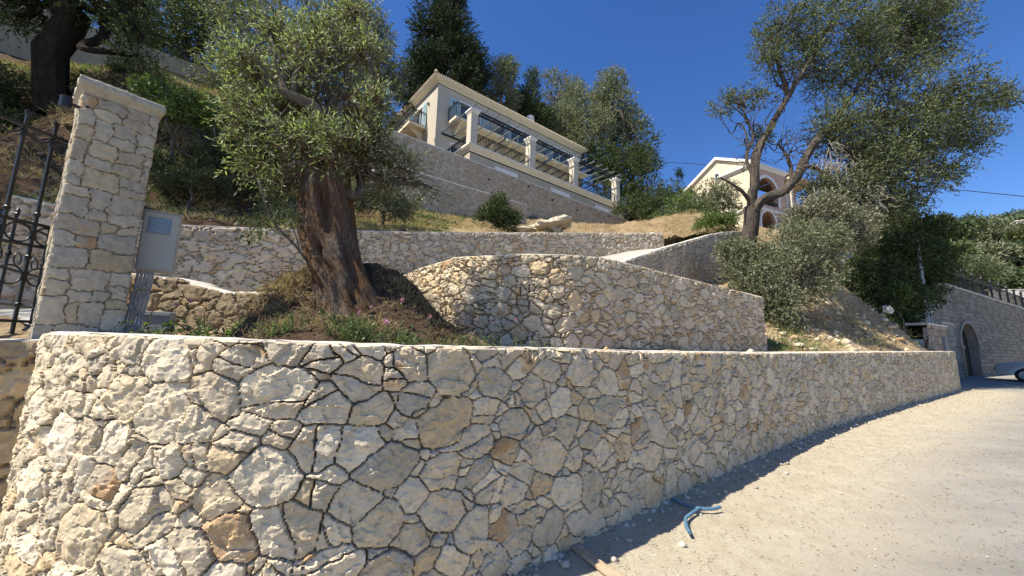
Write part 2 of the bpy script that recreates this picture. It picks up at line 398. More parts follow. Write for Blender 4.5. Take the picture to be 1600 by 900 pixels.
def chips(Q, cell, seed):
    """piecewise planar broken facets at small scale"""
    rng = np.random.default_rng(seed); W = Q+np.column_stack([fbm(Q, cell, 2, seed), fbm(Q, cell, 2, seed+1)])*cell*.5
    g = np.floor(W/cell).astype(int); best = np.full(len(Q), 1e9); val = np.zeros(len(Q))
    for dx in (-1, 0, 1):
        for dy in (-1, 0, 1):
            cx, cy = g[:, 0]+dx, g[:, 1]+dy; z = np.zeros_like(cx)
            px = (cx+_hash(cx, cy, z, seed+11))*cell; py = (cy+_hash(cx, cy, z, seed+12))*cell
            d = (W[:, 0]-px)**2+((W[:, 1]-py)*1.3)**2; m = d < best
            tx = _hash(cx, cy, z, seed+13)*2-1; ty = _hash(cx, cy, z, seed+14)*2-1
            v = (tx*(W[:, 0]-px)+ty*(W[:, 1]-py))/cell+(_hash(cx, cy, z, seed+15)-.5)*.8
            best = np.where(m, d, best); val = np.where(m, v, val)
    return val
PAL = np.array([(.66, .56, .40), (.62, .515, .36), (.57, .47, .33), (.48, .41, .30), (.68, .585, .43), (.58, .43, .245), (.42, .36, .27), (.61, .49, .32)])
def stone_wall(name, label, path, zb, zt, size, relief=.04, seed=1, res=lambda d: .0035*d, thick=.4, joint=.016, tint=(1, 1, 1), chip=1.0, cope=.035, over=.015, group=None,
               batter=0.0, rows=None, cope_mat=None, pal=None, pvar=.75, cope_rough=.012, aspect=1.15, blocks=False, cap_from=None, cat='stone wall'):
    """path: (k,2) face line at the top, viewer on its right-hand side; zb/zt callables of arclength."""
    P = resample(path, .02); L_ = np.r_[0, np.cumsum(np.linalg.norm(np.diff(P, axis=0), axis=1))]; L = L_[-1]
    s = [0.0]
    while s[-1] < L:
        x, y = np.interp(s[-1], L_, P[:, 0]), np.interp(s[-1], L_, P[:, 1]); s.append(s[-1]+max(.008, res(math.hypot(x, y))))
    s[-1] = L; s = np.array(s); px = np.interp(s, L_, P[:, 0]); py = np.interp(s, L_, P[:, 1])
    T = np.column_stack([np.gradient(np.convolve(np.pad(P[:, k], 3, 'edge'), np.ones(7)/7, 'valid'), L_) for k in (0, 1)]); T /= np.linalg.norm(T, axis=1)[:, None]
    tx = np.interp(s, L_, T[:, 0]); ty = np.interp(s, L_, T[:, 1]); N = np.column_stack([ty, -tx]); N /= np.linalg.norm(N, axis=1)[:, None]
    b, t = np.array([zb(q) for q in s]), np.array([zt(q) for q in s]); H = (t-b).max()
    nv = rows or int(H/max(.008, np.median(np.diff(s))))+2; v = np.linspace(0, 1, nv)
    Z = b[:, None]+(t-b)[:, None]*v[None]; SS = np.repeat(s[:, None], nv, 1); Q = np.column_stack([SS.ravel(), (Z-b.min()).ravel()])
    E_, I, X, R_, Qw = block_pattern(Q, size, seed, L, t.max()-b.min()) if blocks else stone_pattern(Q, size, seed, L, (t.max()-b.min()), aspect)
    rng = np.random.default_rng(seed+5); n = len(X); prot = rng.uniform(-.35, .55, n)
    jw = joint*(.4+1.0*(vnoise(Q/ .25, seed+8)*.5+.5))
    m = np.clip((E_-jw*.25)/(jw*.9), 0, 1); m = m*m*(3-2*m)
    bulge = 1-np.exp(-np.clip(E_, 0, 1)/(size*.05))
    body = facets(Qw, I, X, R_, seed, .5)+prot[I]*.5+bulge*.28
    rg = 1-np.abs(fbm(Q, .16, 4, seed+41))*2.2
    body = body*.9+chip*(.62*chips(Q, .15, seed+20)+.34*chips(Q, .06, seed+30)+.12*chips(Q, .025, seed+31)+.35*rg*(vnoise(X, seed+2)*.5+.5)[I]+.16*fbm(Q, .05, 3, seed+40))
    h = relief*(m*(body+.9)-(1-m)*.55)
    hh = h.reshape(len(s), nv); hh[:, -1] = np.minimum(hh[:, -1], relief*.4); hh[:, -2] = np.minimum(hh[:, -2], relief*.9)
    off = hh+batter*(t[:, None]-Z)
    V = np.stack([px[:, None]+N[:, :1]*off, py[:, None]+N[:, 1:]*off, Z], -1).reshape(-1, 3)
    pl = PAL if pal is None else np.array(pal); wts = np.array([.2, .18, .14, .1, .14, .09, .06, .09])[:len(pl)]; wts = wts/wts.sum()
    sc = pl[rng.choice(len(pl), n, p=wts)]; mu = pl[0]*.5+pl[1]*.3+pl[2]*.2; sc = (mu+(sc-mu)*pvar)*rng.uniform(.88, 1.10, (n, 1))
    col = sc[I]*np.array(tint); rust = np.clip((fbm(Q+rng.uniform(0, 50), .22, 4, seed+60)-.12)*4, 0, 1)*(rng.random(n) < .14)[I]
    col = col*(1-rust[:, None]*.75)+np.array((.42, .24, .10))*rust[:, None]*.75
    col = col*m[:, None]+np.array((.34, .28, .20))*(1-m[:, None])
    me = np_mesh(name, V, grid_faces(len(s), nv), {'scol': col}); o = link_mesh(name, me, MS); me.polygons.foreach_set('use_smooth', [True]*len(me.polygons)); me.set_sharp_from_angle(angle=math.radians(20))
    tag(o, label, cat, group, 'thing')
    # body behind the face and the coping, both parts of the wall
    st = max(1, len(s)//200); ii = list(range(0, len(s), st)); ii += [len(s)-1] if ii[-1] != len(s)-1 else []
    bk = MB(); k = len(ii)
    if thick > 0:
        Vb = []
        for i in ii:
            for o_, z in ((-.03, b[i]), (-.03, t[i]-.01), (-thick, t[i]-.01), (-thick, b[i])): Vb.append((px[i]+N[i, 0]*o_, py[i]+N[i, 1]*o_, z))
        Fc = [(i*4+j, i*4+(j+1) % 4, (i+1)*4+(j+1) % 4, (i+1)*4+j) for i in range(k-1) for j in range(4)]+[(0, 1, 2, 3), ((k-1)*4+3, (k-1)*4+2, (k-1)*4+1, (k-1)*4)]
        bk.add(Vb, Fc); bk.build('core', cope_mat or MC, o)
    if cope > 0:
        st = max(1, len(s)//700); ii = np.array(list(range(0, len(s), st))+[len(s)-1]); k = len(ii); A = []
        pr = [(over, -cope), (over+.006, -cope*.3), (over-.01, 0), (-.06, .004), (-thick*.5, .0), (-thick-.01, 0), (-thick-.01, -cope)]
        nz = [fbm(np.column_stack([s[ii], np.full(k, j*3.)]), .09, 3, seed+90+j)*cope_rough for j in range(len(pr))]; nz2 = [fbm(np.column_stack([s[ii], np.full(k, j*3.+50)]), .14, 3, seed+80+j)*cope_rough for j in range(len(pr))]
        low = fbm(np.column_stack([s[ii], np.zeros(k)+7]), .06, 3, seed+71)
        for j, (o_, z) in enumerate(pr):
            oo = o_+nz[j]; zz = t[ii]+z+nz2[j]*.5+(np.clip(low, -.2, .8)*-cope*.7*(cope_rough/.012) if j == 0 else 0)+.004
            A.append(np.column_stack([px[ii]+N[ii, 0]*oo, py[ii]+N[ii, 1]*oo, zz]))
        A = np.stack(A, 1).reshape(-1, 3); nv = len(pr)
        me = np_mesh('coping', A, np.vstack([grid_faces(k, nv, True)])); c_ = link_mesh('coping', me, cope_mat or MC, o); me.polygons.foreach_set('use_smooth', [True]*len(me.polygons))
    return o
# ------------------------------------------------------------------ layout curves
def proj(P):
    d = np.asarray(P, float)-EYE; q = d@fwv; return 800+FPX*(d@RT)/q, 450-FPX*(d@UP)/q
def tops(path, pts, z0=2.0):
    """height of a wall top at each path point whose picture outline is pts [(x,y)...] -> callable of arclength"""
    P = resample(path, .1); L_ = np.r_[0, np.cumsum(np.linalg.norm(np.diff(P[:, :2], axis=0), axis=1))]; a = np.array(pts, float); Z = []
    for p in P:
        z = z0
        for _ in range(6):
            x, y = proj((p[0], p[1], z)); yy = np.interp(x, a[:, 0], a[:, 1]); z = PY(x, yy, p[1])[2]
        Z.append(z)
    return lambda s: float(np.interp(s, L_, Z))
def const(z): return lambda s: z
def rd(y): return .02*np.clip(y, 0, 45)
LOWP = smooth_path([(-4.15, 4.1), (-3.8, 3.42), (-3.33, 2.84), (-2.8, 2.43), (-2.12, 2.17), (-1.35, 2.12), (-.6, 2.42), (.03, 2.88), (.9, 3.58), (1.9, 4.4), (3.83, 5.97), (6.4, 7.9), (10, 10.35), (13.7, 12.8), (17.3, 15.2), (17.75, 15.75)], .05)
LOWT = [(-200, 510), (50, 518), (300, 528), (640, 541), (850, 544.5), (1000, 549), (1200, 551.5), (1470, 549), (1600, 549)]
lowL = np.r_[0, np.cumsum(np.linalg.norm(np.diff(LOWP, axis=0), axis=1))]
low_zb = lambda s: float(rd(np.interp(s, lowL, LOWP[:, 1])))-.06
stone_wall('retaining_wall', 'long curved cream rubble stone retaining wall along the road edge, nearest to the viewer', LOWP, low_zb, tops(LOWP, LOWT, 1.6), .275, relief=.027, seed=3,
           res=lambda d: .0026*d, thick=.42, joint=.0038, batter=.02, rows=250, cope=.014, over=.002, cope_rough=.022)
CURP = smooth_path([(-2.75, 8.3), (-2.05, 7.35), (-.95, 6.62), (-.1, 6.25), (.62, 6.17), (1.5, 6.55), (3.8, 7.98), (6.18, 9.42)], .05)
CURP = np.vstack([CURP, resample([(6.18, 9.42), (5.95, 9.82)], .05)[1:]])
CURT = [(500, 470), (632, 430), (660, 418), (700, 407), (712, 402), (830, 397), (900, 399), (950, 404), (1192, 465), (1300, 470)]
stone_wall('retaining_wall', 'upper curved bulging rubble stone wall with bright left half and straight sloping right half', CURP, const(1.4), tops(CURP, CURT, 3), .26, relief=.032, seed=11,
           res=lambda d: .0032*d, joint=.007, rows=150, cope=.022, thick=.35)
A3 = np.array([-7.5, 9.0, 0]); D3 = np.array([.866, .5, 0]); N3 = np.array([.5, -.866, 0])
def p3(x, y): return PP(x, y, A3, N3)
q0, q1 = p3(18, 304), p3(936, 364); q2 = PY(1036, 365, q1[1]+(.30/.95)*2.2)
q2 = PP(1036, 365, q1, (.3, -.95, 0))
W3 = resample([(q0[0]-.4, q0[1]+.45), (q0[0], q0[1]), (q1[0], q1[1]), (q2[0], q2[1]), (q2[0]-.1, q2[1]+.5)], .05)
T3 = [(-60, 300), (18, 305), (80, 318), (255, 350.5), (420, 357), (650, 362.5), (936, 364), (1036, 364.5), (1100, 365)]
zt3 = tops(W3, T3, 4.5)
stone_wall('retaining_wall', 'middle grey rubble stone wall running behind the gnarled olive trunk, level top', W3, lambda s: 1.6+s*.14, zt3, .28, relief=.03, seed=21, res=lambda d: .0035*d, joint=.012, chip=.8, thick=.35,
           tint=(.88, .88, .93), cope=.03)
W4 = resample([(-9.2, 17.23), (-5.92, 19.99), (14.0, 36.5), (14.1, 37.2)], .1)
zt4 = tops(W4, [(200, 55), (640, 213), (1025, 361.5), (1100, 380)], 13)
def g4(s):
    x, y = W4[min(len(W4)-1, int(s/.1))][:2]; return 8.0+(y-17)*.21
w4 = stone_wall('retaining_wall', 'tall grey stone terrace wall under the villa, its top sloping down to the right', W4, g4, zt4, .26, relief=.022, seed=31, res=lambda d: .0030*d, joint=.010, chip=.7, thick=.4,
           tint=(.74, .76, .83), cope=.06)
W5 = resample([(-6.5, 16.8), (-2.85, 19.5), (.75, 22.1), (.7, 22.5)], .1)
stone_wall('retaining_wall', 'lower front step of the grey stone terrace wall, mostly behind olive leaves', W5, const(7.3), tops(W5, [(400, 190), (712, 287), (780, 307), (818, 319), (900, 340)], 9.7), .26, relief=.022, seed=41,
           res=lambda d: .0032*d, joint=.010, chip=.7, thick=.4, tint=(.74, .76, .83), cope=.06)
WP = smooth_path([(2.1, 9.3), (2.85, 9.95), (4.9, 11.75), (7.0, 13.6), (8.8, 15.0), (10.5, 16.8)], .05)
ztp = tops(WP, [(920, 424), (970, 409), (1010, 396), (1040, 386), (1080, 375), (1110, 366), (1130, 362.5), (1160, 361), (1260, 360)], 4.5)
stone_wall('parapet_wall', 'shaded grey stone parapet of the driveway ramp rising towards the second house', WP, const(1.7), ztp, .24, relief=.028, seed=51, res=lambda d: .0035*d, joint=.010, chip=.8, thick=.25,
           tint=(.88, .87, .88), cope=.09, cope_rough=.03)
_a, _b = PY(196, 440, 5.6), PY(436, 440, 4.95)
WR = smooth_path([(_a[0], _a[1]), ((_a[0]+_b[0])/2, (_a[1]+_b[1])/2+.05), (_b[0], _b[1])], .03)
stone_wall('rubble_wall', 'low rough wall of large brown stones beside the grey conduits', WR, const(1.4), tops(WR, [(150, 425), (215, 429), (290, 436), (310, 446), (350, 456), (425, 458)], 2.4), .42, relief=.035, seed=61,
           res=lambda d: .0032*d, joint=.016, thick=.35, tint=(.36, .335, .30), cope=.03, chip=.6, pvar=.4, cope_rough=.03)  # tint darkened to stand in for the shade over this wall
WL = resample([(-6.2, 2.0), (-3.85, 3.62)], .03)
stone_wall('gate_plinth', 'warm tan stone plinth under the iron gate, cut by the left picture edge', WL, const(-.05), const(1.545), .34, relief=.035, seed=71, res=lambda d: .004*d, joint=.010, thick=.3, tint=(.72, .66, .56), chip=1.2, cope=.02)
# ---- gate pillar
pa, pb = PY(57, 513, 3.50), PY(188, 518, 3.93); zp = PY(131, 143, 3.50)[2]
e1 = np.array([pb[0]-pa[0], pb[1]-pa[1]]); PWD = np.linalg.norm(e1); e1 /= PWD; e2 = np.array([-e1[1], e1[0]])
print('pillar', pa, pb, 'w', PWD, 'top', zp, PY(249, 187, 3.93)[2])
def pc(a, b_): return tuple(np.array(pa[:2])+e1*a+e2*b_)
WPp = resample([pc(.02, PWD), pc(0, PWD-.02), pc(0, 0), pc(PWD, 0), pc(PWD, PWD-.02)], .01)
PPAL = [(0.44, 0.383, 0.292), (0.475, 0.418, 0.318), (0.405, 0.348, 0.267), (0.493, 0.426, 0.318), (0.44, 0.365, 0.249), (0.458, 0.365, 0.224), (0.387, 0.348, 0.284), (0.44, 0.392, 0.292)]
pil = stone_wall('gate_pillar', 'square leaning-looking stone gate pillar with chamfered stone cap beside the iron gate', WPp, const(1.38), const(zp-.005), .205, relief=.014, seed=83, res=lambda d: .0085, thick=0, joint=.004,
                 cope=0, chip=.8, pal=PPAL, blocks=True)
me = bpy.data.meshes.new('cap'); bm = bmesh.new(); bmesh.ops.create_grid(bm, x_segments=26, y_segments=26, size=.5)
pts = []; F_ = []
prof = [(-.01, -.02), (.0, .0), (.045, .05), (.055, .055), (.055, .135), (.03, .145)]
k = 120; ring = resample([pc(0, PWD), pc(0, 0), pc(PWD, 0), pc(PWD, PWD), pc(0, PWD)], PWD*4/k)[:-1]; k = len(ring); ctr = np.array(pc(PWD/2, PWD/2)); cv = []
for o_, z_ in prof:
    f = (PWD/2+o_)/(PWD/2)
    cv.append(np.column_stack([ctr+(ring-ctr)*f, np.full(k, zp+z_)]))
cv.append(np.column_stack([ctr+(ring-ctr)*.02, np.full(k, zp+.16)])); cv = np.stack(cv, 0)
cv += fbm(cv.reshape(-1, 3), .05, 4, 5).reshape(len(prof)+1, k, 1)*.014
F_ = [(i*k+j, i*k+(j+1) % k, (i+1)*k+(j+1) % k, (i+1)*k+j) for i in range(len(prof)) for j in range(k)]
bm.free(); me = np_mesh('cap', cv.reshape(-1, 3), F_, {'scol': np.tile(np.array([(.42, .38, .30)]), (cv.shape[0]*k, 1))}); o = link_mesh('cap', me, MS, pil)
# ------------------------------------------------------------------ ground sheets
def ground_sheet():
    g = np.r_[-np.geomspace(30, 900, 26)[::-1], np.arange(-28, -6, 1.0), np.arange(-6, 22, .075), np.arange(22, 46, .8), np.geomspace(47, 1500, 30)]
    gx = g; gy = np.r_[-np.geomspace(8, 900, 24)[::-1], np.arange(-7, 1.4, .5), np.arange(1.5, 18, .06), np.arange(18, 40, .6), np.geomspace(41, 1500, 34)]
    X, Y = np.meshgrid(gx, gy, indexing='ij'); Q = np.column_stack([X.ravel(), Y.ravel()])
    near = (np.abs(Q[:, 0]-8) < 16) & (Q[:, 1] > 1) & (Q[:, 1] < 20)
    d = np.full(len(Q), 30.); q = Q[near]; W_ = resample(LOWP, .15); dd = np.full(len(q), 99.)
    for i in range(0, len(q), 8000): dd[i:i+8000] = np.sqrt(((q[i:i+8000, None]-W_[None])**2).sum(-1).min(1))
    d[near] = dd
    z = rd(Q[:, 1]); v = np.clip(1-(d-.9)/1.6, 0, 1); nz = np.zeros(len(Q))
    nz[near] = fbm(q, .45, 4, 7)*.018*np.clip(v[near]+.1, 0, 1)+fbm(q, .09, 3, 8)*.009*np.clip(v[near], 0, 1)+np.clip(1-dd/.35, 0, 1)**1.5*.05
    z = z+nz
    me = np_mesh('road', np.column_stack([Q, z]), grid_faces(len(gx), len(gy)), {'wd': d})
    t = NT('road_and_verge'); wd = t.attr('wd', 'Fac'); n1 = t.noise(.7, 6, .6); n2 = t.noise(5, 6, .7); n3 = t.noise(70, 4, .8); n4 = t.noise(24, 6, .75); nl = t.noise(.18, 4, .6)
    edge = t.math('ADD', wd, t.math('ADD', t.math('MULTIPLY', n1, 1.5), t.math('MULTIPLY', n2, .5)))
    k = t.ramp(edge, [(0, 0), (1, 1)]); mr = t.n('MapRange'); t.l(edge, mr.inputs[0]); mr.inputs[1].default_value = 1.9; mr.inputs[2].default_value = 3.2; mr.interpolation_type = 'SMOOTHSTEP'
    dirt = t.mix(t.ramp(n2, [(.35, 0), (.65, 1)]), rgb(.39, .34, .25), rgb(.47, .42, .32)); dirt = t.mix(t.ramp(n4, [(.55, 0), (.72, .55)]), dirt, rgb(.27, .22, .15))
    dirt = t.mix(1, dirt, t.ramp(n3, [(.25, .75), (.75, 1.22)]), 'MULTIPLY')
    sp = t.vor(130, 'F1', 'Color'); asp = t.mix(.35, rgb(.31, .295, .26), sp, 'MULTIPLY'); asp = t.mix(t.ramp(n3, [(.45, 0), (.65, .6)]), asp, rgb(.37, .355, .315))
    asp = t.mix(1, asp, t.ramp(nl, [(.35, .93), (.65, 1.07)]), 'MULTIPLY'); asp = t.mix(t.ramp(n1, [(.45, 0), (.75, .5)]), asp, rgb(.43, .40, .34))
    mp = t.n('Mapping'); mp.inputs['Rotation'].default_value = (0, 0, -.6); mp.inputs['Scale'].default_value = (.25, 1.6, 1); t.l(t.obj(), mp.inputs[0]); ns = t.noise(1.3, 6, .6, vec=mp.outputs[0], dist=.3)
    asp = t.mix(1, asp, t.ramp(ns, [(.35, .87), (.62, 1.07)]), 'MULTIPLY'); cr = t.vor(.55, 'DISTANCE_TO_EDGE'); asp = t.mix(t.ramp(t.math('ADD', cr, t.math('MULTIPLY', n2, .02)), [(.010, .35), (.016, 0)]), asp, rgb(.2, .19, .17))
    c = t.mix(mr.outputs[0], dirt, asp)
    m = t.out(c, .95, t.bump(t.math('ADD', n3, t.math('MULTIPLY', n4, .8)), .8, .012), .12)
    tag(link_mesh('road', me, m, smooth=True), 'pale dusty asphalt road with a dirt verge', kind='structure')
ground_sheet()
mndc = PY(545, 478, 4.85); tr0 = mndc
terr_pts = []
for x, y in LOWP[::14]: terr_pts.append((x, y, 1.5 if y < 14 else 1.45))
terr_pts += [(-5, 5, 1.55), (-4.6, 4.4, 1.5), (-7, 6, 1.8), (-9.5, 7.2, 1.9), (-12, 5.5, 1.7), (-7.5, 8.8, 2.3), (-5, 7.5, 2.0), (-4, 5.2, 1.6), (-5, 9.9, 2.6), (-2, 8.5, 2.4), (-2, 11.8, 3.0), (1, 9, 2.5), (1, 13, 3.6), (4, 11, 2.9), (3.5, 14.8, 4.4), (5.5, 15.8, 4.8),
             (.6, 6.0, 1.5), (1.6, 6.3, 1.5), (3.9, 7.7, 1.5), (6.3, 9.2, 1.5), (-.2, 5.6, 1.5), (-1.1, 4.4, 1.5), (0, 4.2, 1.5), (1.4, 5.2, 1.5), (3.8, 6.9, 1.5), (-1.0, 6.3, 1.55),
             (-2.9, 3.7, 1.5), (-1.6, 3.4, 1.48), (-3.2, 4.6, 1.55)]
for x, y, Y in [(470, 462, 4.9), (545, 466, 4.95), (600, 410, 5.35), (575, 462, 4.85), (645, 440, 5.3), (640, 465, 5.0), (690, 497, 5.1), (412, 480, 4.75), (430, 432, 5.15), (478, 412, 5.3), (455, 450, 4.85), (540, 405, 5.6), (430, 523, 4.0), (560, 525, 4.0), (505, 478, 4.55), (470, 490, 4.4), (620, 495, 4.6), (400, 520, 4.4)]:
    terr_pts.append(tuple(PY(x, y, Y)))
slope_pts = [tuple(PY(x, y, Y)) for x, y, Y in [(1215, 540, 9.8), (1240, 500, 11.3), (1280, 455, 13.2), (1340, 475, 14.3), (1390, 505, 14.8), (1425, 533, 15.5), (1320, 520, 12.2), (1370, 535, 13.2), (1200, 470, 12.2), (1300, 440, 16), (1370, 470, 18)]]
terr_pts += slope_pts+[(16.8, 15.9, 1.5), (15, 15.4, 1.55), (19, 17.5, 1.4), (9.5, 18.5, 6.0), (12, 18, 5.6), (14, 22, 6.6), (18, 21, 4.2), (21, 22, 3.0), (24, 24, 3.0), (8, 16, 5.0), (8.6, 12.6, 3.2)]
terr_f = tps(terr_pts)
def terr_z(Q):
    Q = np.asarray(Q, float)[:, :2]; r = np.linalg.norm(Q-np.array([8, 6]), axis=1)
    return terr_f(Q)+fbm(Q, .5, 4, 3)*.05*np.clip(r/4, .4, 3)+fbm(Q, .12, 3, 4)*.02
def behind(Q, d=.3):
    W_ = LOWP[::3]; Q = np.asarray(Q, float)[:, :2]; k = ((Q[:, None]-W_[None])**2).sum(-1).argmin(1); T_ = np.gradient(W_, axis=0); v = Q-W_[k]; T_ = T_/np.linalg.norm(T_, axis=1)[:, None]
    return (T_[k, 0]*v[:, 1]-T_[k, 1]*v[:, 0]) > d
def m_terr():
    t = NT('terrace_soil'); n1 = t.noise(.9, 8, .65); n2 = t.noise(5, 8, .7); n3 = t.noise(35, 6, .7)
    dry = t.mix(t.ramp(n1, [(.38, 0), (.62, 1)]), rgb(.30, .21, .12), rgb(.46, .36, .23)); dry = t.mix(t.ramp(n2, [(.48, 0), (.64, .8)]), dry, rgb(.2, .14, .08))
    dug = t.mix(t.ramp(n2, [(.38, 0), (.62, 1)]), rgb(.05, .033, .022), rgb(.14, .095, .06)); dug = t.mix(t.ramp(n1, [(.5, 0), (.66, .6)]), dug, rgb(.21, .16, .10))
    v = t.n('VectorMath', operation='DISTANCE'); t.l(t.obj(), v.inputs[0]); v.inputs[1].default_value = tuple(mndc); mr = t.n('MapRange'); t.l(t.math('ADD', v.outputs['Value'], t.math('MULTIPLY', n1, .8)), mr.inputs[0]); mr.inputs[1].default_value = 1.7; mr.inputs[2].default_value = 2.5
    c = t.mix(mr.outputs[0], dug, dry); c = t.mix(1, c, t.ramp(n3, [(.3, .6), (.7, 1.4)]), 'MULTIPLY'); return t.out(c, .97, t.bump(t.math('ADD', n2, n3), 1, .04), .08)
def loft(name, Fp, Bp, nu, nv, zf, mat, edge_z=None, power=1.0, **kw):
    a = resample(Fp, .05); b_ = resample(Bp, .05)
    ia = np.linspace(0, len(a)-1, nu); ib = np.linspace(0, len(b_)-1, nu)
    A = np.column_stack([np.interp(ia, np.arange(len(a)), a[:, k]) for k in (0, 1)]); B = np.column_stack([np.interp(ib, np.arange(len(b_)), b_[:, k]) for k in (0, 1)])
    v = np.linspace(0, 1, nv)**power; Q = (A[:, None]*(1-v[None, :, None])+B[:, None]*v[None, :, None]).reshape(-1, 2)
    z = zf(Q)
    if edge_z is not None: z = z.reshape(nu, nv); z[:, 0] = edge_z(z[:, 0]); z = z.ravel()
    me = np_mesh(name, np.column_stack([Q, z]), grid_faces(nu, nv)); o = link_mesh(name, me, mat, smooth=True); return tag(o, **kw)
inner = []
for i in range(len(LOWP)):
    tt = LOWP[min(i+1, len(LOWP)-1)]-LOWP[max(i-1, 0)]; tt = tt/np.linalg.norm(tt); inner.append(LOWP[i]+np.array([-tt[1], tt[0]])*.2)
Fp = np.vstack([[(-13, 3.4)], [(-5.2, 3.55)], inner[4:-6], [(17.4, 16.0), (22, 19.5)]])
backl = W3[14:-12]
Bp = np.vstack([[(-13.5, 5.8)], backl, [(8.6, 19.6), (12, 23), (20, 27), (30, 30)]])
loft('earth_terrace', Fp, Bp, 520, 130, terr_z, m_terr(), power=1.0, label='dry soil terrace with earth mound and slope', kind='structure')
# ---- driveway ribbon
dl = smooth_path([(-9.6, 7.0, 2.0), (-6.5, 9.2, 2.55), (-2, 11.85, 3.75), (1.2, 13.7, 4.6), (3.4, 14.9, 5.15), (5.3, 16.0, 5.75), (7.2, 17.6, 6.05), (9.5, 19.8, 6.4)], .1)
dr = smooth_path([(-5.4, 4.6, 1.62), (-4, 6.9, 2.2), (-1.2, 8.9, 2.9), (2.5, 10.0, 3.55), (4.8, 12.0, 4.55), (6.9, 13.8, 5.5), (8.6, 15.2, 5.95), (10.2, 17.0, 6.2)], .1)
nn = 90; dl = np.column_stack([np.interp(np.linspace(0, 1, nn), np.linspace(0, 1, len(dl)), dl[:, k]) for k in range(3)]); dr = np.column_stack([np.interp(np.linspace(0, 1, nn), np.linspace(0, 1, len(dr)), dr[:, k]) for k in range(3)])
V = np.stack([dl-[0, 0, 1.5], dl, dr, dr-[0, 0, 1.5]], 1).reshape(-1, 3)
tag(link_mesh('driveway', np_mesh('driveway', V, grid_faces(nn, 4)[:, ::-1]), M_CONC), 'pale concrete driveway ramp', kind='structure')
# ---- hillside behind the middle wall
hp = []
for s in np.linspace(0, 1, 9): p = W3[int(s*(len(W3)-1))]; hp.append((p[0], p[1], zt3(s*(len(W3)-1)*.05)-.08))
PA = PY(0, 85, 16.0); PB = PY(330, 145, 20.0)
hp += [tuple(PY(x, y, Y)) for x, y, Y in [(40, 215, 11.0), (130, 122, 11.6), (40, 130, 12), (0, 85, 15.6), (90, 110, 16), (300, 312, 10.6), (320, 240, 12.2), (350, 190, 14.5), (330, 150, 19), (430, 310, 12), (440, 240, 15), (440, 210, 17.5), (600, 352, 14.4), (640, 336, 16.5), (690, 334, 19.0),
      (560, 320, 15.5), (740, 352, 18), (800, 356, 20.5), (880, 358, 23), (960, 360, 29), (1025, 361.5, 36), (1060, 348, 27), (1100, 362, 21), (1040, 378, 18.5), (1150, 361, 18), (1150, 360, 24), (1180, 362, 37), (1250, 375, 36), (1040, 335, 38), (1000, 330, 46)]]
hp += [(-13.5, 5.6, 4.2), (-16, 8, 7.5), (-21, 16, 13.2), (-10, 26, 13.2), (-7, 23, 12.4), (-12.4, 38.4, 16.2), (-2, 30, 13), (5, 36, 13), (12, 42, 14.2), (2, 48, 17), (-10, 55, 21), (-25, 35, 21), (-40, 25, 24), (-30, 60, 30), (15, 55, 17), (20, 42, 13), (12, 19, 6.3), (16, 24, 6), (22, 27, 4.5), (26, 28, 3.2), (30, 38, 7), (40, 45, 6), (35, 32, 3.5),
      (60, 60, 9), (40, 70, 18), (5, 80, 27), (-40, 90, 42), (80, 100, 22), (120, 80, 6), (60, 120, 34), (0, 130, 45), (120, 140, 34)]
hill_f = tps(hp)
def hill_z(Q):
    Q = np.asarray(Q, float)[:, :2]; r = np.linalg.norm(Q-np.array([-2, 10]), axis=1)
    return hill_f(Q)+(fbm(Q, 1.3, 5, 33)*.16+fbm(Q, .28, 3, 34)*.05)*np.clip(r/5, .3, 2.5)
hf = np.vstack([[(-15, 4.7)], W3[16:-12], [(8.3, 18.6), (11, 20), (16, 22.5), (22, 25.5), (30, 29), (60, 40), (130, 70)]])
hb = np.array([(-90, 40), (-60, 110), (-10, 140), (60, 150), (140, 150), (160, 120)])
hf2 = np.array([(-15, 4.7)])
def hill_sheet():
    a = resample(hf, .05); 
    # finer sampling near
    L_ = np.r_[0, np.cumsum(np.linalg.norm(np.diff(a, axis=0), axis=1))]; near = L_ < 26; 
    sa = np.r_[np.linspace(0, 26, 330), np.linspace(26.5, L_[-1], 110)]; A = np.column_stack([np.interp(sa, L_, a[:, k]) for k in (0, 1)])
    b_ = resample(hb, 1.); tb = np.linspace(0, 1, len(sa)); B = np.column_stack([np.interp(np.r_[np.linspace(0, .62, 330), np.linspace(.625, 1, 110)]*(len(b_)-1), np.arange(len(b_)), b_[:, k]) for k in (0, 1)])
    v = np.r_[0, np.geomspace(.001, 1, 210)]; Q = (A[:, None]*(1-v[None, :, None])+B[:, None]*v[None, :, None]).reshape(-1, 2); z = hill_z(Q)
    tag(link_mesh('hillside', np_mesh('hillside', np.column_stack([Q, z]), grid_faces(len(sa), len(v))), M_EARTH2, smooth=True), 'steep hillside of red earth and dry straw', kind='structure')
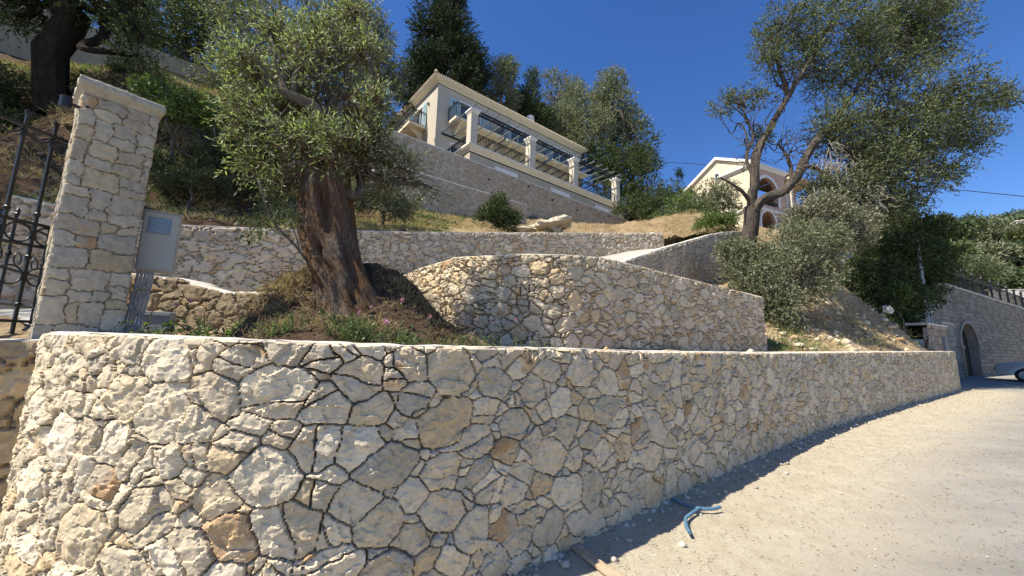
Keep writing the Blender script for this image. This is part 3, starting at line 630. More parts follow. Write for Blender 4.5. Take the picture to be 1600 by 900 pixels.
def m_hill():
    t = NT('hill_earth'); n1 = t.noise(.5, 8, .65); n2 = t.noise(2.8, 8, .7); n3 = t.noise(20, 6, .7); sx = t.n('SeparateXYZ'); t.l(t.obj(), sx.inputs[0])
    red = t.mix(t.ramp(n2, [(.4, 0), (.62, 1)]), rgb(.07, .042, .025), rgb(.12, .08, .05)); red = t.mix(t.ramp(n1, [(.5, 0), (.68, .8)]), red, rgb(.13, .10, .055))
    dry = t.mix(t.ramp(n2, [(.4, 0), (.62, 1)]), rgb(.30, .23, .13), rgb(.20, .13, .07)); dry = t.mix(t.ramp(n1, [(.45, 0), (.65, .7)]), dry, rgb(.36, .29, .17))
    f = t.math('ADD', sx.outputs[0], t.math('MULTIPLY', n2, 2.0)); mr = t.n('MapRange'); t.l(f, mr.inputs[0]); mr.inputs[1].default_value = -3.2; mr.inputs[2].default_value = -1.2
    c = t.mix(mr.outputs[0], red, dry); c = t.mix(1, c, t.ramp(n3, [(.3, .6), (.7, 1.4)]), 'MULTIPLY'); return t.out(c, .97, t.bump(t.math('ADD', n2, n3), 1, .06), .08)
M_EARTH2 = m_hill()
hill_sheet()
# ---- plaster wall at the top of the bank
pd = np.array([.777, .63]); n_ = np.array([.63, -.777])
A_ = np.array([PA[0], PA[1]])-pd*4; Bq = A_+pd*17
mb = MB(); zt_ = (PP(215, 68, PA, (.63, -.777, 0))[2]+PP(350, 119, PA, (.63, -.777, 0))[2])/2; print('plaster top', zt_)
for (o0, o1, z0, z1) in ((0, .4, 11.5, zt_-.95), (-.10, .5, zt_-.95, zt_)):
    c = (A_+Bq)/2-n_*(o0+o1)/2; mb.box((c[0], c[1], (z0+z1)/2), (17, o1-o0, z1-z0), np.array([[pd[0], pd[1], 0], [-n_[0], -n_[1], 0], [0, 0, 1]]), .01)
tag(mb.build('plaster_wall', m_plaster('beige_render_wall', (.34, .29, .2), .08)), 'long beige rendered wall along the top of the bank at upper left', 'plaster wall')
# ------------------------------------------------------------------ villa
class Frame:
    def __init__(s, O, d):
        s.O = np.array([O[0], O[1]]); s.d = np.array(d, float); s.d /= np.linalg.norm(s.d); s.n = np.array([s.d[1], -s.d[0]])
        s.ax = np.array([[s.d[0], s.d[1], 0], [-s.n[0], -s.n[1], 0], [0, 0, 1]])
    def p(s, a, w, z): q = s.O+s.d*a-s.n*w; return np.array([q[0], q[1], z])
    def box(s, mb, a0, a1, w0, w1, z0, z1, bev=0): return mb.box(s.p((a0+a1)/2, (w0+w1)/2, (z0+z1)/2), (a1-a0, w1-w0, z1-z0), s.ax, bev)
    def sweep(s, mb, prof, path, closed=False):
        """path of (a,w) corners walked so that outside is on the right; mitred."""
        P = [np.array(q, float) for q in path]; k = len(P); out = []
        for i in range(k):
            a = P[i]-P[i-1] if (i > 0 or closed) else P[1]-P[0]; b = P[(i+1) % k]-P[i] if (i < k-1 or closed) else P[-1]-P[-2]
            na = np.array([a[1], -a[0]])/np.linalg.norm(a); nb = np.array([b[1], -b[0]])/np.linalg.norm(b); m = na+nb; m = m/(1+na@nb)
            out.append(s.d*m[0]-s.n*m[1])
        pts = [s.p(q[0], q[1], 0) for q in P]
        if closed: pts.append(pts[0]); out.append(out[0])
        return mb.sweep(prof, pts, out, closed)
def railing(fr, pts, z0, z1, sp=.15, r=.02, deco=True, base=None):
    mb = MB()
    for (a, w), (a2, w2) in zip(pts[:-1], pts[1:]):
        L = math.hypot(a2-a, w2-w); n = max(1, int(L/sp))
        for z, rr in ((z1, .042), (z1-.16, .022), (z0+.07, .022)): mb.bar(fr.p(a, w, z), fr.p(a2, w2, z), rr)
        for i in range(n+1):
            t = i/n; q = (a+(a2-a)*t, w+(w2-w)*t); mb.bar(fr.p(*q, z0+.02), fr.p(*q, z1-.01), .026 if i in (0, n) else r, 5)
            if deco and i < n and i % 2 == 0:
                t2 = (i+.5)/n; c = (a+(a2-a)*t2, w+(w2-w)*t2); R_ = .055; pr = []
                for k in range(9): an = 2*PI*k/8; u = R_*math.cos(an)/L; pr.append(fr.p(c[0]+(a2-a)*u, c[1]+(w2-w)*u, z1-.08+R_*math.sin(an)))
                mb.tube(pr, .008, 4, False)
    return mb
V = Frame((-3.56, 27.5), (.777, .63))
villa = empty('villa', V.p(9, 9, 16), 'cream villa with pergola columns and long balconies above the grey terrace wall', 'villa')
# main block with real door openings cut by building the wall in pieces
mb = MB(); Z0, Z1 = 15.5, 24.47
def wall_with_holes(mb, a0, a1, w0, th, z0, z1, holes, fr, axis='a'):
    """wall along a at depth w0..w0+th (or along w when axis='w', at a=w0..w0+th)"""
    xs = sorted(holes); cur = a0
    def B(p0, p1, q0, q1):
        if p1-p0 < .01 or q1-q0 < .01: return
        if axis == 'a': fr.box(mb, p0, p1, w0, w0+th, q0, q1)
        else: fr.box(mb, w0, w0+th, p0, p1, q0, q1)
    for (h0, h1, y0, y1) in xs:
        B(cur, h0, z0, z1); B(h0, h1, z0, y0); B(h0, h1, y1, z1); cur = h1
    B(cur, a1, z0, z1)
W_ = .35; doors = [(2.0, 4.2), (8.05, 10.1), (14.0, 16.5)]
wall_with_holes(mb, -.36, 18.9, 5, W_, 20.4, Z1, [(a, b_, 21.2, 23.7) for a, b_ in doors], V)
wall_with_holes(mb, -.36, 18.9, 5.002, W_, Z0, 20.4, [(1.2, 2.9, 17, 19.3), (5.2, 6.9, 17, 19.3), (9.2, 10.9, 17, 19.3), (13.2, 14.9, 17, 19.3)], V)
wall_with_holes(mb, 5.35, 15, -.36, W_, Z0, Z1, [(7.9, 9.6, 21.2, 23.7)], V, 'w')
V.box(mb, -.01, 18.55, 14.65, 15, Z0, Z1); V.box(mb, 18.55, 18.9, 5.35, 15, Z0, Z1); V.box(mb, -.01, 18.55, 5.35, 14.65, 20.5, 20.8); V.box(mb, 0, 18.5, 5.4, 14.6, 24.2, 24.4)
mb.build('wall', m_plaster('villa_render', (.50, .455, .375), .06), villa)
mb = MB(); V.sweep(mb, [(-.02, 24.55), (.04, 24.55), (.06, 24.62), (.16, 24.66), (.26, 24.72), (.38, 24.78), (.44, 24.8), (.44, 24.87), (.52, 24.89), (.52, 24.98), (-.02, 24.98)], [(-.36, 5), (18.9, 5), (18.9, 15), (-.36, 15)], True)
mb.build('cornice', M_TRIM, villa)
mb = MB(); e = .56; A0, A1, B0, B1 = -.36-e, 18.9+e, 5-e, 15+e; zc, zr = 24.985, 27.3; m_ = (B0+B1)/2; hw = (B1-B0)/2
mb.add([V.p(A0, B0, zc), V.p(A1, B0, zc), V.p(A1, B1, zc), V.p(A0, B1, zc), V.p(A0+hw, m_, zr), V.p(A1-hw, m_, zr)], [(0, 1, 5, 4), (1, 2, 5), (2, 3, 4, 5), (3, 0, 4), (3, 2, 1, 0)])
for i in range(int((A1-A0)/.24)):
    a = A0+.12+i*.24; run = min(a-A0, A1-a, hw); mb.tube([V.p(a, B0-.03, zc+.03), V.p(a, B0+run, zc+.03+(zr-zc)*run/hw)], .055, 6)
for i in range(int((B1-B0)/.24)):
    b_ = B0+.12+i*.24; run = min(b_-B0, B1-b_, hw); mb.tube([V.p(A0-.03, b_, zc+.03), V.p(A0+run, b_, zc+.03+(zr-zc)*run/hw)], .075, 6)
for q0_, q1_ in (((A0, B0), (A0+hw, m_)), ((A1, B0), (A1-hw, m_))): mb.tube([V.p(*q0_, zc+.06), V.p(*q1_, zr+.06)], .12, 8)
mb.lathe(V.p(A0+.02, B0+.02, zc+.02), [(.14, 0), (.16, .1), (.1, .2), (.02, .22)], 10)
roof = mb.build('roof', M_TILE, villa)
mb = MB(); q = V.p(13.2, 8, 27.0); mb.box(q+[0, 0, .1], (.8, .6, 2.0), V.ax, .02); mb.lathe(q+[0, 0, 1.1], [(.5, 0), (.5, .12), (.42, .3), (.22, .45), (.03, .5)], 12)
ch = mb.build('chimney', M_WHITE, roof)
# terrace storey
mb = MB(); wall_with_holes(mb, .28, 20.4, .28, .4, 11.5, 16.32, [(2.73, 5.11, 13.6, 16.0), (9.09, 11.58, 13.6, 16.0), (15.4, 18.05, 13.6, 16.0)], V); V.box(mb, .28, .68, .68, 5, 11.5, 16.32); V.box(mb, 20.0, 20.4, .68, 5, 11.5, 16.32)
for i in range(14):
    a = 1.0+i*1.43
    if all(not (h0-.1 < a < h1+.05) for h0, h1 in ((2.73, 5.11), (9.09, 11.58), (15.4, 18.05))): V.box(mb, a, a+.05, .255, .29, 11.5, 16.32)
mb.build('basement_wall', m_plaster('basement_render', (.44, .40, .31), .08), villa)
mb = MB(); V.sweep(mb, [(0, 16.42), (.04, 16.42), (.06, 16.52), (.13, 16.56), (.18, 16.64), (.25, 16.7), (.25, 16.78), (.31, 16.8), (.31, 16.95), (-.0, 16.95)], [(.28, 5), (.28, .28), (20.4, .28), (20.4, 5)]); V.box(mb, .2, 20.5, .2, 5.0, 16.7, 16.952)
mb.build('terrace_cornice', M_TRIM, villa)
for a, b_ in ((2.73, 5.11), (9.09, 11.58), (15.4, 18.05)):
    mb = MB(); V.box(mb, a, b_, .24, .36, 13.6, 16.0)
    for z in np.arange(13.7, 15.7, .12): V.box(mb, a+.08, b_-.08, .22, .26, z, z+.05)
    mb.build('roller_shutter', M_WHITE, villa)
for k, a in enumerate((.12, 6.28, 11.95, 18.7)):
    mb = MB(); V.box(mb, a, a+.62, .02, .64, 16.95, 19.6, .012); c = mb.build('column', m_plaster('column_render', (.56, .51, .42), .05) if k == 0 else colm, villa)
    colm = c.data.materials[0]
    mb = MB(); V.sweep(mb, [(0, 19.5), (.03, 19.5), (.07, 19.62), (.13, 19.68), (.13, 19.8), (0, 19.8)], [(a, .02), (a+.62, .02), (a+.62, .64), (a, .64)], True); V.box(mb, a, a+.62, .02, .64, 19.6, 19.79); mb.build('column_cap', M_WHITE, c)
mb = MB()
for w in (.12, .5): V.box(mb, .2, 19.2, w, w+.07, 19.82, 19.96)
for w in (4.85,): V.box(mb, .2, 19.2, w, w+.08, 19.82, 19.96)
for a in np.arange(.7, 19, .35): mb.bar(V.p(a, .17, 19.86), V.p(a+.17, .53, 19.86), .012, 4)
perg = mb.build('pergola_frame', M_IRON, villa)
M_PERG = m_simple('pergola_beam_paint', (.10, .115, .12), .45, .2, .1, 20, .05)
for i in range(18): mb = MB(); a = .22+i*1.09; V.box(mb, a, a+.07, -.5, 4.9, 19.965, 20.08); mb.build('pergola_beam', M_PERG, perg)
def console(fr, mb, a, w_face, z, out, th=.22, axis='a'):
    pr = [(0, 0), (out, 0), (out, -.12), (out*.8, -.2), (out*.72, -.36), (out*.5, -.42), (out*.38, -.62), (out*.2, -.72), (.1, -.95), (0, -1.0)]
    if axis == 'a': mb.prism(pr, fr.p(a-th/2, w_face, z), (fr.n[0], fr.n[1], 0), (0, 0, 1), (fr.d[0], fr.d[1], 0), th)
    else: mb.prism(pr, fr.p(w_face, a-th/2, z), (-fr.d[0], -fr.d[1], 0), (0, 0, 1), (-fr.n[0], -fr.n[1], 0), th)
for a, b_ in ((.74, 6.03), (6.4, 11.9), (12.56, 18.3)):
    mb = MB(); V.box(mb, a, b_, 3.5, 4.99, 20.95, 21.2, .01); s_ = mb.build('balcony', M_BALC, villa)
    for c in np.linspace(a+.7, b_-.7, 3): mb = MB(); console(V, mb, c, 4.99, 20.94, 1.15); mb.build('console', M_BALC, s_)
    railing(V, [(a+.05, 4.95), (a+.05, 3.55), (b_-.05, 3.55), (b_-.05, 4.95)], 21.2, 22.5).build('railing', M_IRON, s_)
mb = MB(); V.box(mb, -2.0, -.37, 6.95, 12.5, 20.95, 21.2, .01); s_ = mb.build('balcony', M_BALC, villa)
for c in (7.7, 9.7, 11.7): mb = MB(); console(V, mb, c, -.37, 20.94, 1.3, .24, 'w'); mb.build('console', M_BALC, s_)
railing(V, [(-.4, 7.0), (-1.95, 7.0), (-1.95, 12.45), (-.4, 12.45)], 21.2, 22.5).build('railing', M_IRON, s_)
railing(V, [(.35, .7), (.35, 4.5), (-8.5, 4.5)], 16.97, 18.02).build('terrace_railing', M_IRON, villa)
railing(V, [(.78, .3), (6.25, .3)], 16.97, 18.05).build('terrace_railing', M_IRON, villa)
railing(V, [(6.95, .3), (11.9, .3)], 16.97, 18.05).build('terrace_railing', M_IRON, villa)
railing(V, [(12.6, .3), (18.65, .3)], 16.97, 18.05).build('terrace_railing', M_IRON, villa)
railing(V, [(19.3, .6), (19.6, 4.5)], 16.97, 18.05).build('terrace_railing', M_IRON, villa)
def french_door(fr, a0, a1, w, z0, z1, parent, shutters=True, axis='a'):
    def B(mb, p0, p1, q0, q1, y0, y1): (fr.box(mb, p0, p1, q0, q1, y0, y1) if axis == 'a' else fr.box(mb, q0, q1, p0, p1, y0, y1))
    mb = MB(); f = .09
    B(mb, a0-.12, a1+.12, w-.03, w+.04, z1, z1+.16); B(mb, a0-.12, a0, w-.03, w+.04, z0, z1); B(mb, a1, a1+.12, w-.03, w+.04, z0, z1)
    B(mb, a0, a0+f, w+.15, w+.22, z0, z1); B(mb, a1-f, a1, w+.15, w+.22, z0, z1); B(mb, a0, a1, w+.152, w+.218, z1-f, z1); m = (a0+a1)/2; B(mb, m-.05, m+.05, w+.148, w+.222, z0, z1-f)
    d = mb.build('french_door', M_WHITE, parent); mb = MB(); B(mb, a0+f, a1-f, w+.18, w+.19, z0, z1-f); mb.build('pane', M_GLASS, d)
    if shutters:
        for x0, x1 in ((a0-.12-(a1-a0)*.46, a0-.14), (a1+.14, a1+.12+(a1-a0)*.46)):
            mb = MB(); B(mb, x0, x1, w-.07, w-.015, z0+.02, z1)
            for z in np.arange(z0+.12, z1-.1, .09): B(mb, x0+.07, x1-.07, w-.085, w-.06, z, z+.045)
            mb.build('shutter', M_DOOR, d)
for a, b_ in doors: french_door(V, a, b_, 5, 21.2, 23.7, villa)
for a in (1.2, 5.2, 9.2, 13.2): french_door(V, a, a+1.7, 5.0, 17, 19.3, villa, False)
mb = MB(); french_door(V, 7.9, 9.6, -.36, 21.2, 23.7, villa, True, 'w')
for (a, w, z, ax_) in ((1.25, 4.93, 23.3, 'a'), (-.43, 6.6, 23.3, 'w'), (6.9, 4.93, 23.3, 'a'), (12.6, 4.93, 23.3, 'a')):
    mb = MB(); mb.lathe(V.p(a, w, z), [(.03, -.15), (.08, -.12), (.09, .05), (.05, .12), (.02, .18)], 8); mb.bar(V.p(a, w, z+.02), V.p(a+(.1 if ax_ == 'w' else 0), w+(.1 if ax_ == 'a' else 0), z+.02), .02); mb.build('wall_lamp', M_IRON, villa)
# weep pipes in the grey terrace wall, parts of that wall
for x, y in [(763, 281), (825, 292), (901, 329), (950, 338), (990, 353), (862, 313), (1040, 362)][:6]:
    p = PP(x, y, (-5.92, 19.99, 0), (.638, -.77, 0)); mb = MB(); mb.tube([p+np.array([-.1, .12, 0]), p+np.array([.09, -.11, -.01])], .055, 10); mb.build('drain_pipe', M_IRON, w4)
# ------------------------------------------------------------------ second house
H = Frame((25.05, 38.0), (.908, .42)); M_PEACH = m_plaster('peach_render', (.55, .37, .28), .08); M_YEL = m_plaster('yellow_render', (.68, .60, .44), .07)
house = empty('house', H.p(4, 5, 14), 'peach and yellow house with arched loggia and white trim behind the bare branched tree', 'house')
def arch_panel(fr, mb, a0, a1, w, th, z0, zs, rise, zt, n=14):
    """wall panel a0..a1, z0..zt with one arched opening: centre c, half width h, springing zs"""
    c, h = (a0+a1)/2, (a1-a0)/2-.0
def arched_wall(fr, a0, a1, w, th, z0, z1, ops, mb):
    cur = a0
    for (c, h, y0, ys) in ops:
        fr.box(mb, cur, c-h, w, w+th, z0, z1)
        if y0 > z0: fr.box(mb, c-h, c+h, w, w+th, z0, y0)
        n = 14
        for i in range(n):
            x0, x1 = c-h+2*h*i/n, c-h+2*h*(i+1)/n; xm = (x0+x1)/2-c; zz = ys+math.sqrt(max(0, h*h-xm*xm)); fr.box(mb, x0, x1, w, w+th, zz, z1)
        cur = c+h
    fr.box(mb, cur, a1, w, w+th, z0, z1)
def arch_trim(fr, c, h, y0, ys, w, t=.2, out=.05):
    mb = MB(); n = 20; pts = [(c-h, y0)]+[(c-h*math.cos(PI*i/n), ys+h*math.sin(PI*i/n)) for i in range(n+1)]+[(c+h, y0)]; o = [(c-h-t, y0)]+[(c-(h+t)*math.cos(PI*i/n), ys+(h+t)*math.sin(PI*i/n)) for i in range(n+1)]+[(c+h+t, y0)]
    for i in range(len(pts)-1):
        vv = [fr.p(q[0], w-out, q[1]) for q in (pts[i], pts[i+1], o[i+1], o[i])]+[fr.p(q[0], w+.02, q[1]) for q in (pts[i], pts[i+1], o[i+1], o[i])]
        mb.add(vv, [(0, 1, 2, 3), (4, 7, 6, 5), (0, 4, 5, 1), (1, 5, 6, 2), (2, 6, 7, 3), (3, 7, 4, 0)])
    return mb
mb = MB(); arched_wall(H, 0, 5.2, 0, .35, 16.3, 20.95, [(2.15, 1.7, 16.9, 18.3)], mb); arched_wall(H, 0, 5.2, .001, .35, 12.5, 16.3, [(1.9, 1.2, 13, 15.0)], mb); H.box(mb, 5.2, 9.5, 1.2, 1.55, 12.5, 20.5); H.box(mb, .36, 5.1, 3.2, 3.4, 12.5, 20.6); H.box(mb, .36, 5.1, .36, 9.1, 20.6, 20.8); H.box(mb, .36, 5.1, .36, 3.2, 16.1, 16.4)
mb.build('front_wall', M_PEACH, house)
mb = MB(); H.box(mb, .0, .34, .36, 9.5, 12.5, 20.95); H.box(mb, 9.16, 9.5, 1.56, 9.5, 12.5, 20.5); H.box(mb, .4, 9.1, 9.2, 9.5, 12.5, 20.5)
w_, zg = 4.8, 23.85; mb.add([H.p(.9, .5, 20.9), H.p(.9, 9.1, 20.9), H.p(.9, 9.1, 21.5), H.p(.9, w_, zg), H.p(.9, .5, 21.5)]+[H.p(1.2, .5, 20.9), H.p(1.2, 9.1, 20.9), H.p(1.2, 9.1, 21.5), H.p(1.2, w_, zg), H.p(1.2, .5, 21.5)], [(0, 4, 3, 2, 1), (5, 6, 7, 8, 9), (0, 1, 6, 5), (1, 2, 7, 6), (2, 3, 8, 7), (3, 4, 9, 8), (4, 0, 5, 9)])
mb.build('side_wall', M_YEL, house)
mb = MB()
for s_ in (1, -1):
    wE = w_+s_*4.75; q = [H.p(.65, wE, 21.35), H.p(.65, w_, zg+.05), H.p(9.6, w_, zg+.05), H.p(9.6, wE, 21.35)]; mb.add(q+[p+np.array([0, 0, .2]) for p in q], [(0, 1, 2, 3), (4, 7, 6, 5), (0, 4, 5, 1), (1, 5, 6, 2), (2, 6, 7, 3), (3, 7, 4, 0)])
mb.build('roof', M_TILE, house)
mb = MB()
for s_ in (1, -1):
    wE = w_+s_*4.85; q = [H.p(.6, wE, 21.3), H.p(.6, w_, zg+.02), H.p(.78, w_, zg+.02), H.p(.78, wE, 21.3)]; mb.add(q+[p+np.array([0, 0, .34]) for p in q], [(0, 1, 2, 3), (4, 7, 6, 5), (0, 4, 5, 1), (1, 5, 6, 2), (2, 6, 7, 3), (3, 7, 4, 0)])
H.sweep(mb, [(0, 20.8), (.06, 20.8), (.2, 21.0), (.3, 21.05), (.3, 21.2), (0, 21.2)], [(0, 4), (0, 0), (5.2, 0), (5.2, 4)]); H.box(mb, 0, 5.2, 0, 4, 21.0, 21.19)
H.sweep(mb, [(0, 16.2), (.1, 16.2), (.16, 16.35), (.16, 16.45), (0, 16.45)], [(0, 9), (0, 0), (5.2, 0), (5.2, 1.1)])
H.box(mb, -.04, .32, -.04, .32, 12.5, 20.8)
mb.build('white_trim', M_WHITE, house)
arch_trim(H, 2.15, 1.7, 16.9, 18.3, 0, .3).build('arch_surround', M_WHITE, house); arch_trim(H, 1.9, 1.2, 13, 15.0, 0, .22).build('arch_surround', M_WHITE, house)
mb = MB(); mb.lathe(H.p(.86, 4.8, 21.95), [(.34, 0), (.34, .05)], 16, (-H.d[0], -H.d[1], 0)); mb.box(H.p(.86, 4.8, 21.6), (.08, .68, .7), H.ax); mb.build('attic_window', M_WHITE, house)
mb = MB(); mb.lathe(H.p(.80, 4.8, 21.95), [(.22, 0), (.22, .05)], 16, (-H.d[0], -H.d[1], 0)); mb.box(H.p(.79, 4.8, 21.65), (.06, .4, .55), H.ax); mb.build('attic_pane', M_GLASS, house)
mb = MB(); H.box(mb, 6.0, 7.6, 1.12, 1.2, 17.6, 19.6); f = mb.build('window', M_WHITE, house); mb = MB(); H.box(mb, 6.7, 7.3, 1.09, 1.13, 17.8, 19.4); mb.build('pane', M_GLASS, f)
mb = MB(); H.box(mb, 5.3, 9.6, -.9, 1.19, 16.0, 16.35); H.box(mb, 5.3, 9.6, -.9, -.75, 16.36, 17.1); mb.build('balcony', M_YEL, house)
for a in (5.4, 9.1): mb = MB(); H.box(mb, a, a+.45, -.85, -.4, 12.5, 16.0, .02); H.box(mb, a+.02, a+.43, -.5, -.1, 17.1, 20.4, .02); mb.build('column', M_YEL, house)
mb = MB(); H.box(mb, 5.21, 9.8, -.95, 3, 20.4, 20.62); mb.build('loggia_roof', M_TILE, house)
mb = MB(); railing(H, [(.5, .1), (3.8, .1)], 16.45, 17.35).build('railing', M_IRON, house)
mb = MB(); q = H.p(2.0, 8.6, 21.5); mb.box(q+[0, 0, .6], (.6, .6, 1.6), H.ax, .03); mb.box(q+[0, 0, 1.45], (.75, .75, .12), H.ax); mb.build('chimney', M_WHITE, house)
# lower outbuilding seen through the trees
O3 = PY(1318, 415, 25); h3 = Frame((O3[0], O3[1]), (.9, .43)); zb3 = O3[2]; ob = empty('outbuilding', O3, 'small yellow outbuilding with terracotta eave and timber deck seen between the trees', 'outbuilding')
mb = MB(); h3.box(mb, 0, 3, .5, 3, zb3-2.5, zb3+1.55); mb.build('wall', M_YEL, ob)
mb = MB(); h3.box(mb, .5, 1.1, .44, .52, zb3+.3, zb3+1.3); h3.box(mb, 1.5, 2.1, .44, .52, zb3+.3, zb3+1.3); mb.build('window', M_LOUV, ob)
mb = MB(); h3.box(mb, -.4, 3.4, 0, 3.4, zb3+1.56, zb3+1.75); mb.build('roof', M_TILE, ob)
mb = MB(); [h3.box(mb, -1+i*.0, 3, -1.2+i*.2, -1.05+i*.2, zb3-.1, zb3-.05) for i in range(8)]; [h3.box(mb, a, a+.12, -1.2, -1.08, zb3-2.5, zb3+.0) for a in (-1, .9, 2.8)]; [h3.box(mb, -1, 3, -1.25, -1.21, zb3-.5-k*.25, zb3-.36-k*.25) for k in range(3)]; mb.build('deck', m_simple('dark_timber', (.06, .04, .03), .8), ob)
# ------------------------------------------------------------------ arched street wall at the right
AW0 = np.array([25.22, 21.81]); AWd = np.array([.886, .463]); AWd /= np.linalg.norm(AWd)
def block_wall(name, label, O, d, L, z0, zt, bh=.21, bl=.42, relief=.02, hole=None, res=.05, seed=5, col=(.40, .37, .31), th=.6, dark=(.16, .14, .11), var=.16):
    d = np.array(d, float); d /= np.linalg.norm(d); n = np.array([d[1], -d[0]]); nu = int(L/res)+1; s = np.linspace(0, L, nu); tt = np.array([zt(q) for q in s]); H_ = tt.max()-z0; nv = int(H_/(res*.8))+1; v = np.linspace(0, 1, nv)
    Z = z0+(tt[:, None]-z0)*v; SS = np.repeat(s[:, None], nv, 1); Q = np.column_stack([SS.ravel(), Z.ravel()]); W = Q+np.column_stack([fbm(Q, .5, 2, seed), fbm(Q, .8, 2, seed+1)])*np.array([.03, .05])
    r = np.floor(W[:, 1]/bh).astype(int); ze = np.zeros_like(r); ln = bl*(.75+.5*_hash(r, ze, ze, seed)); u = W[:, 0]/ln+_hash(r, ze, ze, seed+1); c = np.floor(u).astype(int)
    j0 = (_hash(r, c, ze, seed+2)-.5)*.5; j1 = (_hash(r, c+1, ze, seed+2)-.5)*.5; fu = u-c; lo = fu-np.where(j0 > 0, j0, 0)*1; e = np.minimum(np.minimum(fu, 1-fu)*ln, np.minimum(W[:, 1]/bh-r, 1-(W[:, 1]/bh-r))*bh)
    m = np.clip((e-.004)/.02, 0, 1); idr = _hash(r, c, ze, seed+3); h = relief*(m*(1+.8*(idr-.5)+.8*chips(Q, .12, seed+4)+.5*fbm(Q, .07, 3, seed))-(1-m))
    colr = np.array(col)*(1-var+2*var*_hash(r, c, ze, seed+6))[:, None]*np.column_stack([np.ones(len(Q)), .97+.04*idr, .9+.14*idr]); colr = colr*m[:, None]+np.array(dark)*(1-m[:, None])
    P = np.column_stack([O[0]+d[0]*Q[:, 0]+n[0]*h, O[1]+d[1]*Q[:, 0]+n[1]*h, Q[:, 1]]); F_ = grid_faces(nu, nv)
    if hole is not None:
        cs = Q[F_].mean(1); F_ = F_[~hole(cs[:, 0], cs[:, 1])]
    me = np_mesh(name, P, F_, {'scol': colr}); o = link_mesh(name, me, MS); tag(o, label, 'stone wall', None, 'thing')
    k = 30; ss = np.linspace(0, L, k); mb = MB(); Vb = []
    for q in ss:
        for off, z in ((.06, zt(q)), (.06, zt(q)+.09), (-th-.05, zt(q)+.09), (-th-.05, zt(q))): Vb.append((O[0]+d[0]*q+n[0]*off, O[1]+d[1]*q+n[1]*off, z))
    mb.add(Vb, [(i*4+j, i*4+(j+1) % 4, (i+1)*4+(j+1) % 4, (i+1)*4+j) for i in range(k-1) for j in range(4)]+[(0, 1, 2, 3), ((k-1)*4, (k-1)*4+3, (k-1)*4+2, (k-1)*4+1)]); mb.build('coping', MC, o)
    return o, Frame(O, d)
awO = AW0-AWd*5.0
def awt(s): return 3.2+2.4*min(1, max(0, (s-1.2)/1.6)) if s < 2.8 else 5.6-.02*(s-2.8)
def hole(s, z): s = s-5.0; c = 1.75; return (np.abs(s-c) < 1.5) & (z < 2.2+np.sqrt(np.clip(1.5**2-(s-c)**2, 0, None))*.88)
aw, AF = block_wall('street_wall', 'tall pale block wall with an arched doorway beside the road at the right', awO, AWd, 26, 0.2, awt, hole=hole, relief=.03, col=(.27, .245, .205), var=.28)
mb = MB(); k = 16; inn = [(5+1.75-1.5, .2), (5+1.75-1.5, 2.2)]+[(6.75-1.5*math.cos(PI*i/k), 2.2+1.32*math.sin(PI*i/k)) for i in range(1, k)]+[(8.25, 2.2), (8.25, .2)]
for i in range(len(inn)-1):
    (x0, z0_), (x1, z1_) = inn[i], inn[i+1]; mb.add([AF.p(x0, -.04, z0_), AF.p(x1, -.04, z1_), AF.p(x1, .42, z1_), AF.p(x0, .42, z0_)], [(0, 1, 2, 3)])
me_ = mb.build('arch_reveal', m_plaster('arch_stone', (.27, .245, .21), .1), aw)
mb = MB()
out_ = [(6.75+(x-6.75)*1.12, z if z < 2.21 else 2.2+(z-2.2)*1.14) for x, z in inn]
for i in range(1, len(inn)-2):
    q = [inn[i], inn[i+1], out_[i+1], out_[i]]; mb.add([AF.p(x, -.09, z) for x, z in q]+[AF.p(x, .0, z) for x, z in q], [(0, 1, 2, 3), (4, 7, 6, 5), (0, 4, 5, 1), (1, 5, 6, 2), (2, 6, 7, 3), (3, 7, 4, 0)])
for x in (5.05, 8.1): AF.box(mb, x, x+.4, -.14, .1, 2.05, 2.2)
mb.build('arch_surround', m_plaster('arch_stone_trim', (.31, .28, .235), .1), aw)
mb = MB(); AF.box(mb, 5.2, 8.3, .36, .46, .2, 3.6); d_ = mb.build('door', m_simple('dark_door', (.015, .015, .014), .6), aw); mb = MB(); AF.box(mb, 6.9, 7.0, .28, .36, .2, 3.2); mb.build('door_frame', M_WOOD, d_)
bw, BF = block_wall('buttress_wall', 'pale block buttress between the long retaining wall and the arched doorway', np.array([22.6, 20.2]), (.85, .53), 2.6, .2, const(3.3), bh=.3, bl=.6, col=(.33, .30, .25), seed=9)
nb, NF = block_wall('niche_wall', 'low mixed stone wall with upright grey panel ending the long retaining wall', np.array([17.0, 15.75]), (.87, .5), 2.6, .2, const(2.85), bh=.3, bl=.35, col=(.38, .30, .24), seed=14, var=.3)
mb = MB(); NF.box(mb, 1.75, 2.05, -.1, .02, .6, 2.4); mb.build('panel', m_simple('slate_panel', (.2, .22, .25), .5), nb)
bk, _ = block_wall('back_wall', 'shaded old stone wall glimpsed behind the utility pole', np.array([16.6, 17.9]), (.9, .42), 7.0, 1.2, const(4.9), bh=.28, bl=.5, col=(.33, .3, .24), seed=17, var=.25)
fw_, FF = block_wall('terrace_wall', 'sunlit white block wall beyond the iron fence at the right edge', np.array([PY(1545, 460, 40)[0], 40.]), (.98, -.2), 9, 5.0, const(PY(1570, 454, 40)[2]), bh=.4, bl=.8, col=(.62, .60, .53), seed=19, res=.1, dark=(.35, .33, .28), var=.06)
